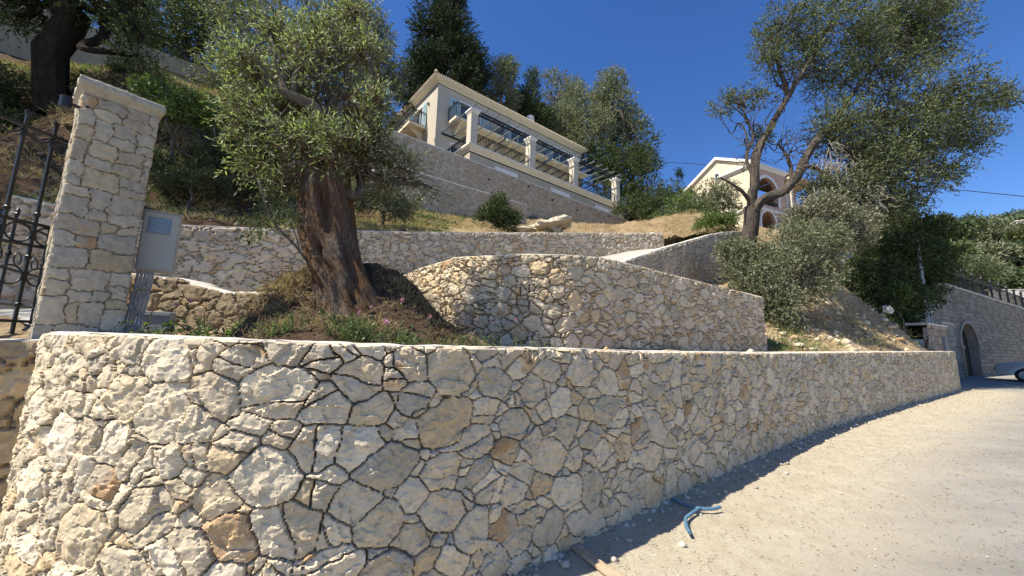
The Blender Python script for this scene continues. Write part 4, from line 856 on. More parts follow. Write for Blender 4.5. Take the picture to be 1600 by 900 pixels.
# iron fence on the arched wall
fn = empty('iron_fence', AF.p(12, .3, 5.6), 'black iron fence with spear tops along the arched block wall', 'fence')
mb = MB(); sN = np.arange(3.0, 26, 1.9)
for z in (.25, 1.0):
    for a0_, a1_ in zip(sN[:-1], sN[1:]): mb.bar(AF.p(a0_, .3, awt(a0_)+.09+z), AF.p(a1_, .3, awt(a1_)+.09+z), .03)
mb.build('rail', M_IRON, fn)
for a in sN: mb = MB(); mb.bar(AF.p(a, .3, awt(a)+.05), AF.p(a, .3, awt(a)+1.35), .06); mb.lathe(AF.p(a, .3, awt(a)+1.35), [(.06, 0), (.1, .08), (.01, .28)], 8); mb.build('post', M_IRON, fn)
mb = MB()
for a in np.arange(3.2, 25.5, .16): mb.bar(AF.p(a, .3, awt(a)+.12), AF.p(a, .3, awt(a)+1.2), .014, 4)
mb.build('bars', M_IRON, fn)
ln = empty('street_lantern', AF.p(9.6, .3, 5.6), 'small black lantern standing above the iron fence', 'lantern')
p = AF.p(9.3, .5, awt(9.3)); mb = MB(); mb.bar(p, p+[0, 0, 1.5], .04); mb.build('pole', M_IRON, ln); mb = MB(); mb.lathe(p+[0, 0, 1.5], [(.05, 0), (.17, .3), (.2, .32), (.02, .5)], 6); mb.build('lamp_head', M_IRON, ln)
# utility pole with conduits, white meter box
q = PY(1452, 518, 17.2); up = empty('utility_pole', q, 'grey metal utility pole rising from the end of the retaining wall', 'pole')
mb = MB(); mb.tube([(q[0], q[1], 1.2), (q[0], q[1], PY(1449, 385, 17.2)[2])], [.09, .07], 12); mb.build('pole', m_simple('galvanised', (.30, .33, .35), .5, .3), up)
for dx in (-.13, .13): mb = MB(); mb.tube([(q[0]+dx, q[1]-.05, 1.2), (q[0]+dx, q[1]-.05, 4.6)], .035, 8); mb.build('conduit', M_PVC, up)
q = PY(1440, 543, 16.3); mb = MB(); mb.box(q+[0, 0, .12], (.42, .3, .3), NF.ax, .03); mb.box(q+[0, 0, .3], (.48, .36, .06), NF.ax, .02); tag(mb.build('white_box', M_WHITE), 'small white box resting on the end of the retaining wall', 'box')
# ------------------------------------------------------------------ car
cq = np.array([26.0, 20.8]); cf = Frame(cq, (.61, -.79)); zc = rd(20.3)
car = empty('parked_car', (cq[0]+1.8, cq[1]+1.3, zc), 'silver hatchback parked by the arched wall, only its nose in view', 'car')
prof_c = [(-.05, .35), (-.12, .55), (-.05, .78), (.15, .92), (.95, 1.02), (1.7, 1.42), (2.3, 1.52), (3.2, 1.48), (3.85, 1.1), (4.1, .95), (4.15, .5), (4.05, .32)]
def arc(c, r): return [(c+r*math.cos(t), .33+r*math.sin(t)) for t in np.linspace(0, PI, 9)]
low_ = arc(3.3, .38)+arc(.82, .38)
body = prof_c+low_; mb = MB(); k = len(body); Vv = []
for w, sc_ in ((-.86, .93), (-.80, 1.0), (-.2, 1.02), (.2, 1.02), (.80, 1.0), (.86, .93)):
    for x, z in body: Vv.append(cf.p(2+(x-2)*(sc_ if z > .4 else 1), w*(1 if z < .95 else 1-(z-.95)*.25), zc+(z-.33)*(1 if z < .95 else sc_)+.33))
Fc = [(i*k+j, i*k+(j+1) % k, (i+1)*k+(j+1) % k, (i+1)*k+j) for i in range(5) for j in range(k)]+[tuple(range(k))[::-1], tuple(range(5*k, 6*k))]
mb.add(Vv, Fc); mb.build('body', m_simple('silver_paint', (.36, .37, .38), .35, .25, .03, 3, 0, .6), car, True)
mb = MB()
for w in (-.83, .83): mb.prism([(1.15, 1.04), (1.78, 1.36), (2.3, 1.44), (3.1, 1.40), (3.5, 1.08)], cf.p(0, w, zc), (cf.d[0], cf.d[1], 0), (0, 0, 1), (-cf.n[0], -cf.n[1], 0), .02 if w > 0 else -.02)
mb.build('window', M_GLASS, car)
for x in (.82, 3.3):
    for w in (-.8, .8):
        mb = MB(); mb.lathe(cf.p(x, w-.1, zc+.33), [(.2, 0), (.32, .0), (.33, .05), (.33, .15), (.32, .2), (.2, .2)], 28, (-cf.n[0], -cf.n[1], 0)); t_ = mb.build('wheel', m_simple('tyre', (.015, .015, .015), .9), car, True)
        mb = MB(); mb.lathe(cf.p(x, w-.115, zc+.33), [(.03, -.01), (.2, .0), (.2, .23), (.03, .24)], 20, (-cf.n[0], -cf.n[1], 0)); mb.build('rim', M_LOUV, t_)
for w in (-.66, .66): mb = MB(); mb.box(cf.p(.06, w, zc+.72), (.22, .3, .16), cf.ax, .05); mb.build('headlight', M_GLASS, car)
# ------------------------------------------------------------------ cable
cp = [PY(900, 245, 60), PY(1020, 252, 56), PY(1180, 263, 49), PY(1300, 277, 44), PY(1440, 291, 39), PY(1600, 307, 35), PY(1760, 324, 31)]
mb = MB(); mb.tube(smooth_path([tuple(p) for p in cp], 1.0), .035, 6); tag(mb.build('overhead_cable', M_IRON), 'thin black overhead cable crossing the sky behind the big tree', 'cable')
# ------------------------------------------------------------------ things by the pillar
q = PY(210, 420, 4.15); bx = Frame((q[0], q[1]), (.80, .60)); zb_ = q[2]; zt_b = PY(228, 328, 4.15)[2]; BW, BD = .32, .15
box = empty('meter_box', bx.p(BW/2, 0, zb_), 'grey electrical cabinet with a blue grey louvre fixed beside the pillar', 'cabinet')
mb = MB(); bx.box(mb, 0, BW, 0, BD, zb_, zt_b, .006); bx.box(mb, -.004, BW+.012, -.008, BD, zt_b, zt_b+.012, .003); mb.build('cabinet', M_GREYMET, box)
mb = MB(); bx.box(mb, .012, BW-.012, -.014, .001, zb_+.02, zt_b-.012, .003); dr_ = mb.build('door', M_GREYMET, box)
for z in (.14, .46): mb = MB(); mb.bar(bx.p(BW-.004, -.012, zb_+z), bx.p(BW-.004, -.012, zb_+z+.07), .009, 8); mb.build('hinge', M_GREYMET, dr_)
hz = zt_b-zb_; mb = MB(); bx.box(mb, .045, .245, -.022, -.012, zb_+hz*.62, zb_+hz*.90, .002); lo_ = mb.build('louvre', M_LOUV, dr_)
mb = MB()
for k in range(7): z = zb_+hz*.66+k*hz*.03; mb.box(bx.p(.145, -.030, z), (.16, .016, .008), bx.ax@np.array([[1, 0, 0], [0, .8, .6], [0, -.6, .8]]) if False else bx.ax)
mb.build('slat', m_simple('louvre_slat', (.34, .43, .52), .3, .3), lo_)
cn = empty('conduit_bundle', PY(205, 518, 4.15), 'bundle of five grey plastic conduits running down from the cabinet', 'conduits')
for k in range(5):
    top = bx.p(.03+k*.030, .03, zb_-.01); x0 = 190+k*6.2; bot = PY(x0, 522, 4.02+k*.03); a = np.array(top); b_ = np.array(bot)
    pts = [a, a+(b_-a)*.3+[.012, 0, .0], a+(b_-a)*.65+[.006, 0, 0], b_, b_-[.03, 0, .3]]; mb = MB(); mb.tube(smooth_path([tuple(v) for v in pts], .03), .0135, 10); mb.build('conduit', M_PVC, cn, True)
for f in (.3, .66):
    a = np.array(bx.p(.01, -.0, zb_)); b_ = PY(190, 522, 4.0); c = a+(b_-a)*f; mb = MB(); mb.box(c+bx.ax[0]*.075+[0, -.0, 0], (.16, .035, .008), bx.ax, .002); mb.build('strap', M_PVC, cn)
q = PY(246, 501, 4.7); jb = Frame((q[0], q[1]), (.97, .22)); mb = MB(); jb.box(mb, -.16, .16, -.06, .06, q[2]-.13, q[2]+.10, .012); j = mb.build('junction_box', m_simple('box_blue_grey', (.30, .33, .36), .5)); tag(j, 'small blue grey junction box low against the rough brown wall', 'junction box')
mb = MB(); jb.box(mb, -.165, .165, -.075, -.055, q[2]+.06, q[2]+.105, .004); mb.build('lid', m_simple('box_lid', (.33, .36, .39), .5), j)
q = PY(103, 160, 3.42); lp = empty('wall_lamp', q, 'dark cylindrical wall lamp on the left side of the gate pillar top', 'lamp'); M_LAMP = m_simple('lamp_bronze', (.06, .05, .045), .3, .6)
mb = MB(); mb.lathe(q-[0, 0, .055], [(.038, 0), (.043, .0), (.043, .11), (.036, .112), (.034, .11)], 28); mb.build('lamp_body', M_LAMP, lp, True)
mb = MB(); mb.lathe(q-[0, 0, .053], [(.034, 0), (.034, .004)], 24); mb.build('lens', m_simple('lamp_lens', (.7, .7, .66), .3), lp)
mb = MB(); pw = np.array([pa[0]+.01, pa[1]+.06, q[2]]); mb.bar(q, pw+(pw-q)*.15, .018, 8); mb.box(pw-(pw-q)*.12, (.03, .07, .07), np.array([[e1[0], e1[1], 0], [e2[0], e2[1], 0], [0, 0, 1]]), .004); mb.build('bracket', M_LAMP, lp)
# ------------------------------------------------------------------ gate
ga, gb = PY(112, 224, 3.95), PY(0, 182, 3.42); gd = np.array([gb[0]-ga[0], gb[1]-ga[1]]); gd /= np.linalg.norm(gd); G = Frame((ga[0], ga[1]), gd); gN = np.array([G.n[0], G.n[1], 0])
def gp(x, y): P = PP(x, y, ga, gN); return float((P[:2]-ga[:2])@gd), P[2]
print('gate', ga, gb, gp(39, 200), gp(84, 215), gp(0, 337), gp(71, 355), gp(0, 376), gp(20, 529))
s1, s0 = gp(84, 215)[0], gp(39, 200)[0]; spb = s0-s1; ztop = (ga[2]+gb[2])/2; zm1 = gp(36, 346)[1]; zm2 = gp(34, 381)[1]; zlo = 1.62
gate = empty('iron_gate', G.p(0, 0, zlo), 'black wrought iron gate with spear tips hinged behind the pillar', 'gate')
smax = s1+spb*4.3
for nm, z in (('top_rail', ztop), ('middle_rail', zm1), ('middle_rail', zm2), ('bottom_rail', zlo+.1)):
    mb = MB(); mb.box(G.p(smax/2-.05, 0, z), (smax+.1, .045, .028), G.ax, .004); mb.build(nm, M_IRON, gate)
k = -1
for i in range(-1, 5):
    a = s1+spb*i
    if a < 0: continue
    mb = MB(); mb.box(G.p(a, 0, (ztop+zlo)/2+.03), (.026, .026, ztop-zlo+.14), G.ax, .003)
    zt2 = ztop+.10; mb.add([G.p(a+dx, dy, zt2+dz) for dx, dy, dz in ((-.012, -.012, 0), (.012, -.012, 0), (.012, .012, 0), (-.012, .012, 0), (-.026, -.008, .05), (.026, -.008, .05), (.026, .008, .05), (-.026, .008, .05), (0, 0, .075))], [(0, 1, 5, 4), (1, 2, 6, 5), (2, 3, 7, 6), (3, 0, 4, 7), (4, 5, 8), (5, 6, 8), (6, 7, 8), (7, 4, 8)])
    for z in (ztop-.09, zm1+.1, zm2-.12, zm2-.6): mb.lathe(G.p(a, 0, z-.02), [(.018, 0), (.026, .01), (.026, .03), (.018, .04)], 8)
    mb.build('bar', M_IRON, gate)
mb = MB()
for i in range(-1, 4):
    for zz in ((zm1+zm2)/2, zlo+.55):
        a = s1+spb*(i+.5)
        if a < .02: continue
        R_ = (zm1-zm2)*.42; pts = [G.p(a+R_*math.cos(t), 0, zz+R_*math.sin(t)) for t in np.linspace(0, 2*PI, 17)]; mb.tube(pts, .009, 6, False)
mb.build('ring_scroll', M_IRON, gate)
mb = MB()
for i in range(0, 4):
    a = s1+spb*i; pts = [G.p(a+spb*t, 0, ztop-.02-.10*math.sin(PI*t)) for t in np.linspace(0, 1, 12)]; mb.tube(pts, .009, 6, False); pass
mb.build('arched_scroll', M_IRON, gate)
# lower railing behind the gate
ra, rb = PY(57, 335, 4.9), PY(28, 330, 4.55); rdv = np.array([rb[0]-ra[0], rb[1]-ra[1]]); sp2 = np.linalg.norm(rdv); rdv /= sp2; R2 = Frame((ra[0], ra[1]), rdv)
rl = empty('iron_railing', R2.p(0, 0, 1.7), 'lower black iron railing with small finials seen through the gate', 'railing'); zt3_ = (ra[2]+rb[2])/2
mb = MB()
for z in (zt3_-.16, 1.95, zt3_-.75): mb.box(R2.p(sp2*1.2, 0, z), (sp2*4.8, .02, .03), R2.ax)
mb.build('rail', M_IRON, rl)
for i in range(-1, 4):
    mb = MB(); mb.box(R2.p(sp2*i, 0, (zt3_+1.6)/2-.04), (.022, .022, zt3_-1.6-.08), R2.ax); mb.lathe(R2.p(sp2*i, 0, zt3_-.1), [(.012, 0), (.03, .03), (.012, .05), (.026, .07), (.002, .11)], 8); mb.lathe(R2.p(sp2*i, 0, 2.5), [(.012, 0), (.03, .05), (.012, .1)], 8); mb.build('bar', M_IRON, rl)
mb = MB()
for i in range(-1, 3):
    pts = [R2.p(sp2*(i+.5)+.08*math.cos(t), 0, zt3_-.6+.08*math.sin(t)) for t in np.linspace(0, 2*PI, 15)]; mb.tube(pts, .008, 6, False)
mb.build('ring', M_IRON, rl)
# ------------------------------------------------------------------ pipe pieces, plank
def G0(x, y):
    z = 0
    for _ in range(5): P = PZ(x, y, z); z = float(rd(P[1]))
    return P
def on_road(p, h): return np.array([p[0], p[1], float(rd(p[1]))+h])
for nm, pts, lb in (('a', [(1028, 768), (1040, 782), (1068, 796), (1090, 803), (1112, 804), (1126, 801)], 'longer blue plastic pipe offcut half in the wall shadow on the dirt verge'), ('b', [(1094, 804), (1080, 812), (1072, 820), (1073, 832), (1078, 843)], 'short bent blue plastic pipe offcut lying in the sun on the verge')):
    P = smooth_path([tuple(on_road(G0(*q), .05 if i else .06)) for i, q in enumerate(pts)], .02); mb = MB(); mb.tube(P, .0145, 12); tag(mb.build('pipe_offcut', M_BLUE, None, True), lb, 'pipe', 'blue pipe pieces on the verge')
pA, pB = on_road(G0(883, 852), .045), on_road(G0(960, 908), .03); d = pB-pA; L = np.linalg.norm(d); d /= L; s_ = np.cross([0, 0, 1], d); mb = MB(); mb.box((pA+pB)/2, (L+.3, .075, .025), np.array([d, s_/np.linalg.norm(s_), np.cross(d, s_)]), .004)
tag(mb.build('wooden_plank', M_WOOD), 'weathered wooden plank on the dirt at the foot of the wall', 'plank')
# ------------------------------------------------------------------ rocks
def rock(name, loc, r, seed, mat, label=None, cat='rock', group=None, sq=(1, 1, .7), sub=3, rough=.35, parent=None, col=None):
    bm = bmesh.new(); bmesh.ops.create_icosphere(bm, subdivisions=sub, radius=1); V_ = np.array([v.co[:] for v in bm.verts]); F_ = np.array([[v.index for v in f.verts] for f in bm.faces]); bm.free()
    rng = np.random.default_rng(seed); 
    for _ in range(9):
        n = rng.normal(size=3); n /= np.linalg.norm(n); d_ = V_@n; c = rng.uniform(.55, .85); V_ = V_-np.outer(np.clip(d_-c, 0, None), n)
    V_ *= (1+fbm(V_+seed, .6, 4, seed)*rough)[:, None]; V_ = V_*np.array(sq)*r+np.array(loc)
    me = np_mesh(name, V_, F_, {'scol': np.tile(np.array([col or (.5, .45, .35)]), (len(V_), 1))}); o = link_mesh(name, me, mat); me.polygons.foreach_set('use_smooth', [True]*len(me.polygons)); me.set_sharp_from_angle(angle=math.radians(28))
    return tag(o, label, cat, group)
def on_terr(x, y, Y, f=None):
    p = PY(x, y, Y); z = float((f or terr_z)([[p[0], p[1]]])[0]); return np.array([p[0], p[1], z])
rk = [(947, 541, 5.6, .085, (.5, .37, .17), 'yellowish porous stone sitting on the lower wall behind its coping'), (921, 542, 5.6, .045, (.62, .57, .48), 'small white stone left of the yellow stone on the wall top'), (906, 541, 5.5, .05, (.6, .56, .48), 'pale round stone, leftmost of the loose stones on the wall top'),
      (934, 543, 5.7, .03, (.55, .47, .34), 'tiny tan stone between the white and yellow stones'), (1098, 546, 7.3, .07, (.42, .33, .24), 'brown stone on the terrace below the upper curved wall'), (1172, 546, 8.4, .09, (.5, .45, .36), 'pale stone by the right end of the upper curved wall')]
for i, (x, y, Y, r, c, lb) in enumerate(rk):
    p = on_terr(x, y, Y); rock('loose_stone', p+[0, 0, r*.5], r, 100+i, MS, lb, 'stone', 'loose stones on the terrace edge', (1, 1, .8), col=c)
p = PY(862, 357, 19.5); rock('boulder', p+[0, 0, .05], 1.1, 59, MS, 'large pale limestone boulder lying above the middle wall', 'boulder', None, (1.1, .7, .5), 5, .9, col=(.47, .42, .33))
p = PY(812, 360, 19.3); rock('boulder', p, .75, 57, MS, 'flat low limestone rock left of the large pale boulder', 'boulder', None, (1.3, .6, .25), 4, .5, col=(.5, .44, .33))
p = PY(1387, 483, 15.4); rock('rock', p, .22, 58, MS, 'whitish rock among dark bushes at the edge of the slope', 'rock', None, (.8, .7, 1.1), 3, .5, col=(.6, .57, .5))
def scatter_rocks(name, pts, rmin, rmax, seed, mat, label, cols, sq=.65):
    rng = np.random.default_rng(seed); bm = bmesh.new(); bmesh.ops.create_icosphere(bm, subdivisions=1, radius=1); B = np.array([v.co[:] for v in bm.verts]); Fb = np.array([[v.index for v in f.verts] for f in bm.faces]); bm.free()
    n = len(pts); k = len(B); r = rmin+(rmax-rmin)*rng.random(n)**3; W = B[None]*(1+rng.uniform(-.35, .35, (n, k, 1)))*r[:, None, None]*np.array([1, 1, sq])*rng.uniform(.7, 1.3, (n, 1, 3)); a = rng.uniform(0, 2*PI, n); ca, sa = np.cos(a)[:, None], np.sin(a)[:, None]
    X = W[..., 0]*ca-W[..., 1]*sa; Y = W[..., 0]*sa+W[..., 1]*ca; W = np.stack([X, Y, W[..., 2]], -1)+np.asarray(pts)[:, None]+[0, 0, 0]; W[..., 2] += (r*.3)[:, None]
    F_ = (Fb[None]+np.arange(n)[:, None, None]*k).reshape(-1, 3); cc = np.array(cols)[rng.integers(0, len(cols), n)]*rng.uniform(.75, 1.15, (n, 1))
    tag(link_mesh(name, np_mesh(name, W.reshape(-1, 3), F_, {'scol': np.repeat(cc, k, 0)}), mat), label, None, None, 'stuff')
rng = np.random.default_rng(4); W_ = resample(LOWP, .02); i_ = rng.integers(int(len(W_)*.14), len(W_)-5, 1500); tt = W_[i_+1]-W_[i_]; tt /= np.linalg.norm(tt, axis=1)[:, None]; off = rng.exponential(.10, 1500)+.04; P = W_[i_]+np.column_stack([tt[:, 1], -tt[:, 0]])*off[:, None]
P = np.column_stack([P, rd(P[:, 1])+.03*np.clip(1-off/.4, 0, 1)]); scatter_rocks('rubble', P, .006, .038, 5, MS, 'stone chips along the foot of the wall', [(.5, .45, .37), (.38, .34, .28), (.6, .55, .45)])
i_ = rng.integers(int(len(W_)*.2), len(W_)-5, 3500); tt = W_[i_+1]-W_[i_]; tt /= np.linalg.norm(tt, axis=1)[:, None]; off = rng.uniform(.1, 2.6, 3500)*rng.random(3500)**.4; P = W_[i_]+np.column_stack([tt[:, 1], -tt[:, 0]])*off[:, None]; P = np.column_stack([P, rd(P[:, 1])+.004])
scatter_rocks('verge_gravel', P, .002, .008, 6, MS, 'loose grit on the dirt verge', [(.6, .54, .42), (.45, .38, .28), (.68, .63, .52)])
sp_ = []
for (x, y, Y) in [(1240, 520, 10.8), (1300, 505, 12.6), (1330, 490, 13.6), (1290, 470, 13.2), (1380, 525, 14), (1250, 540, 10)]:
    c = PY(x, y, Y)[:2]; q = c+rng.normal(0, .9, (90, 2)); q = q[behind(q)]; sp_.append(np.column_stack([q, terr_z(q)]))
scatter_rocks('slope_gravel', np.vstack(sp_), .02, .13, 7, MS, 'pale stones scattered on the dry slope', [(.55, .45, .3), (.62, .54, .4), (.42, .3, .18)])
# ------------------------------------------------------------------ vegetation tools
def unit(v): return v/(np.linalg.norm(v, axis=-1, keepdims=True)+1e-9)
def leaf_mesh(name, C_, D_, L, Wd, rng, fold=.0):
    """one pointed quad per leaf"""
    n = len(C_); L = L*rng.uniform(.6, 1.25, n)[:, None]; Wd = Wd*rng.uniform(.7, 1.2, n)[:, None]
    r = unit(rng.normal(size=(n, 3))); S_ = unit(np.cross(D_, r)); N_ = np.cross(S_, D_)
    a = C_; b = C_+D_*L*.5+S_*Wd*.5; c = C_+D_*L-N_*L*.12; d = C_+D_*L*.5-S_*Wd*.5
    V_ = np.stack([a, b, c, d], 1).reshape(-1, 3); return np_mesh(name, V_, np.arange(4*n).reshape(n, 4))
def sprays(blobs, n, per, tl, rng, out=.6, up=.15, droop=.0, shell=.5, gap=None, gthr=-.15, spread=.8):
    """twigs through the volume of ellipsoidal clumps; returns leaf positions, directions, twig starts and directions"""
    B = np.array([b[:3] for b in blobs], float); Rr = np.array([(b[3:6] if len(b) >= 6 else (b[3],)*3) for b in blobs], float); vol = Rr.prod(1)**(2/3); vol /= vol.sum()
    k = rng.choice(len(B), n, p=vol); u = unit(rng.normal(size=(n, 3))); r = rng.random(n)**shell; P = B[k]+u*Rr[k]*r[:, None]
    if gap: m = fbm(P, gap, 3, int(rng.integers(1e4))) > gthr; P, u, k = P[m], u[m], k[m]; n = len(P)
    d = unit(u*out+rng.normal(size=(n, 3))*.55+np.array([0, 0, up])); T = tl*rng.uniform(.5, 1.3, n)
    t = (np.arange(per)+.5)/per; t = t[None, :]+rng.uniform(-.4, .4, (n, per))/per
    Pos = P[:, None]+d[:, None]*(T[:, None]*t)[..., None]; Pos[..., 2] -= droop*T[:, None]*t*t
    dd = unit(d[:, None]*.75+rng.normal(size=(n, per, 3))*spread*.6+np.array([0, 0, -droop*.5])); return Pos.reshape(-1, 3), dd.reshape(-1, 3), P, d, T
def blobs_px(lst):
    out = []
    for q in lst:
        x, y, Y, r = q[:4]; p = PY(x, y, Y); rz = q[4] if len(q) > 4 else r; out.append((p[0], p[1], p[2], r, r, rz))
    return out
def bend(a, b, rng, k=7, w=.12, sag=0.0):
    a, b = np.array(a, float), np.array(b, float); L = np.linalg.norm(b-a); t = np.linspace(0, 1, k)[:, None]; P = a+(b-a)*t
    j = rng.normal(size=(k, 3))*L*w*.35; j[0] = 0; j[-1] = 0; P = P+j*np.sin(PI*t)**.5; P[:, 2] += (np.sin(PI*t)*L*sag)[:, 0]; return smooth_path([tuple(p) for p in P], max(L/22, .02))
def tree(label, base, blobs, trunk_r, n, per, tl, L, Wd, leafmat, barkmat, seed, name='tree', cat='tree', group=None, gap=None, gthr=-.15, stems=None, up=.15, droop=0, shell=.5, out=.6, limbs=True, twigs=False, crown_name='crown', trunk_tip=None, minor=14, spread=.8, trunk_rough=.2):
    rng = np.random.default_rng(seed); random.seed(seed); base = np.array(base, float)
    root = empty(name, base, label, cat, group); B = np.array([b[:3] for b in blobs]); Rr = np.array([max(b[3:6]) for b in blobs])
    Pos, Dd, P, d, T = sprays(blobs, n, per, tl, rng, out, up, droop, shell, gap, gthr, spread)
    link_mesh(crown_name, leaf_mesh(crown_name, Pos, Dd, L, Wd, rng), leafmat, root)
    if limbs:
        mb = MB(); low = B[:, 2].min(); fork = np.array([B[:, 0].mean()*.35+base[0]*.65, B[:, 1].mean()*.35+base[1]*.65, max(base[2]+.35*(B[:, 2].mean()-base[2]), base[2]+.3)]) if trunk_tip is None else np.array(trunk_tip, float)
        tp = bend(base-[0, 0, 1.2], fork, rng, 6, .12); mb.tube(tp, np.linspace(trunk_r*1.25, trunk_r*.8, len(tp)), 12, rough=trunk_rough)
        mb.build('trunk', barkmat, root, True); mb = MB()
        for c, r in zip(B, Rr):
            lp = bend(fork, c, rng, 6, .25, .05); mb.tube(lp, np.linspace(trunk_r*.62, trunk_r*.16, len(lp)), 7, rough=.15)
            for _ in range(minor//3):
                i = rng.integers(len(lp)//3, len(lp)); e = c+unit(rng.normal(size=3))*r*rng.uniform(.5, .95); bp = bend(lp[i], e, rng, 5, .3); mb.tube(bp, np.linspace(trunk_r*.2, trunk_r*.04, len(bp)), 5)
        mb.build('branches', barkmat, root, True)
    if twigs:
        mb = MB(); sel = rng.permutation(len(P))[:twigs]
        for i in sel: a = P[i]; b_ = P[i]+d[i]*T[i]; mb.tube([a-d[i]*T[i]*.6, a, (a+b_)/2-[0, 0, droop*T[i]*.2], b_-[0, 0, droop*T[i]]], [L*.06, L*.05, L*.035, L*.02], 3)
        mb.build('twigs', barkmat, root)
    return root
def rand_blobs(c, rx, rz, k, rng, f=(.38, .6)):
    out = []
    for i in range(k):
        u = unit(rng.normal(size=3)); r = rng.random()**.5*.75; s = rng.uniform(*f); out.append((c[0]+u[0]*rx*r, c[1]+u[1]*rx*r, c[2]+u[2]*rz*r, rx*s, rx*s, rz*s))
    return out
def pxr(r, Y): return r*Y/601.0
# ------------------------------------------------------------------ the gnarled olive in front
def gnarled_trunk():
    cpx = [(566, 520, 4.85, .38), (556, 492, 4.85, .36), (545, 462, 4.85, .345), (530, 420, 4.85, .33), (518, 375, 4.84, .32), (512, 330, 4.82, .30), (509, 290, 4.8, .275), (508, 262, 4.8, .27), (507, 238, 4.8, .23), (505, 222, 4.8, .15)]
    c = np.array([list(PY(x, y, Y))+[r] for x, y, Y, r in cpx]); c = smooth_path([tuple(q) for q in c], .012)
    if c.shape[1] < 4: raise SystemExit
    nt_, na = len(c), 190; th = np.linspace(0, 2*PI, na, endpoint=False); tt = np.linspace(0, 1, nt_); TH, TT = np.meshgrid(th, tt)
    tw = TH+TT*1.6; P3 = np.column_stack([np.cos(tw).ravel()*2.1, np.sin(tw).ravel()*2.1, TT.ravel()*1.7])
    r = 1+.10*np.sin(3*tw+1)+.07*np.sin(5*tw+TT*4)+.05*np.sin(8*tw-TT*5+1); rid = 1-2*np.abs(fbm(P3, .85, 4, 3)).reshape(TH.shape); rid2 = 1-2.2*np.abs(fbm(P3*[1, 1, .8], .28, 4, 13)).reshape(TH.shape); r = r+.17*rid+.05*rid2+.05*fbm(P3*[3, 3, 1.2], .5, 4, 9).reshape(TH.shape)
    fl = np.clip((.30-TT)/.30, 0, 1)**1.6; r = r+fl*(.75*np.maximum(0, np.cos(TH-.1))**3+.12*np.maximum(0, np.cos(TH-2.6))**4+.12*np.maximum(0, np.cos(TH+1.7))**4)
    for (a, t, s1_, s2_, dp) in ((-1.9, .62, .2, .045, .38), (-1.3, .78, .22, .10, .5), (-.75, .50, .15, .14, .34), (-2.2, .34, .17, .07, .28), (-1.5, .95, .4, .05, .4), (-1.6, .22, .12, .10, .22), (-2.5, .78, .16, .12, .3), (-1.05, .25, .12, .12, .22)):
        r -= dp*np.exp(-((np.angle(np.exp(1j*(TH-a))))/s1_)**2-((TT-t)/s2_)**2)
    R_ = c[:, 3][:, None]*r*.90; X = c[:, 0][:, None]+np.cos(TH)*R_; Y = c[:, 1][:, None]+np.sin(TH)*R_; Z = np.repeat(c[:, 2][:, None], na, 1)+.03*fbm(P3, .5, 2, 5).reshape(TH.shape)
    V_ = np.stack([X, Y, Z], -1).reshape(-1, 3); i, j = np.meshgrid(np.arange(nt_-1), np.arange(na), indexing='ij'); a = (i*na+j).ravel(); b_ = (i*na+(j+1) % na).ravel()
    return np_mesh('trunk', V_, np.column_stack([a, b_, b_+na, a+na])), c
def m_gnarl():
    t = NT('gnarled_bark'); mp = t.n('Mapping'); mp.inputs['Scale'].default_value = (1, 1, .22); mp.inputs['Rotation'].default_value = (0, .25, 0); t.l(t.obj(), mp.inputs[0])
    n = t.noise(17, 10, .75, vec=mp.outputs[0], dist=1.4); n2 = t.noise(2.6, 5, .6); n3 = t.noise(38, 6, .7, vec=mp.outputs[0], dist=1)
    c = t.ramp(n, [(.28, rgb(.035, .022, .015)), (.46, rgb(.125, .072, .04)), (.62, rgb(.235, .145, .08)), (.8, rgb(.36, .28, .19))]); c = t.mix(t.ramp(n2, [(.42, 0), (.62, .8)]), c, t.ramp(n3, [(.3, rgb(.07, .055, .045)), (.7, rgb(.27, .23, .19))]))
    c = t.mix(1, c, t.ramp(n3, [(.3, .7), (.7, 1.25)]), 'MULTIPLY')
    return t.out(c, .95, t.bump(t.math('ADD', n, t.math('MULTIPLY', n3, .6)), 1, .06), .1)
M_GN = m_gnarl()
ob_ = [(495, 120, 4.9, .55, .55), (428, 170, 4.85, .5), (545, 170, 4.75, .45), (575, 225, 4.9, .34), (480, 225, 4.6, .45, .36), (410, 250, 4.9, .33), (628, 262, 5.1, .24), (565, 80, 5.0, .26), (500, 65, 5.1, .38), (400, 110, 5.1, .42), (675, 295, 5.3, .16), (540, 235, 4.45, .33, .26), (600, 290, 5.1, .2), (445, 290, 4.75, .2), (385, 195, 4.8, .32), (590, 160, 4.9, .16), (548, 20, 5.1, .22), (430, 60, 5.2, .3)]
me_tr, ctr_ = gnarled_trunk(); base = ctr_[0][:3]
olive = tree('gnarled old olive tree with thick twisted brown trunk on the mound in front', PY(556, 505, 4.85), blobs_px(ob_), .12, 5600, 8, .27, .072, .017, M_LEAFO, M_BARK, 12, name='olive_tree', gap=.38, gthr=-.03, limbs=False, twigs=4200, shell=.6, droop=.12, up=.25)
o = link_mesh('trunk', me_tr, M_GN, olive, True)
mb = MB(); rng = np.random.default_rng(8); top = np.array(PY(508, 268, 4.8))
for q in blobs_px(ob_):
    st = top+[rng.uniform(-.16, .16), rng.uniform(-.1, .1), rng.uniform(-.1, .15)]; lp = bend(st, q[:3], rng, 6, .3, .08); mb.tube(lp, np.linspace(.085, .018, len(lp)), 8, rough=.2)
    for _ in range(6):
        i = rng.integers(len(lp)//4, len(lp)); e = np.array(q[:3])+unit(rng.normal(size=3))*q[3]*.9; bp = bend(lp[i], e, rng, 5, .3); mb.tube(bp, np.linspace(.018, .004, len(bp)), 5)
mb.build('branches', M_BARKG, olive, True)
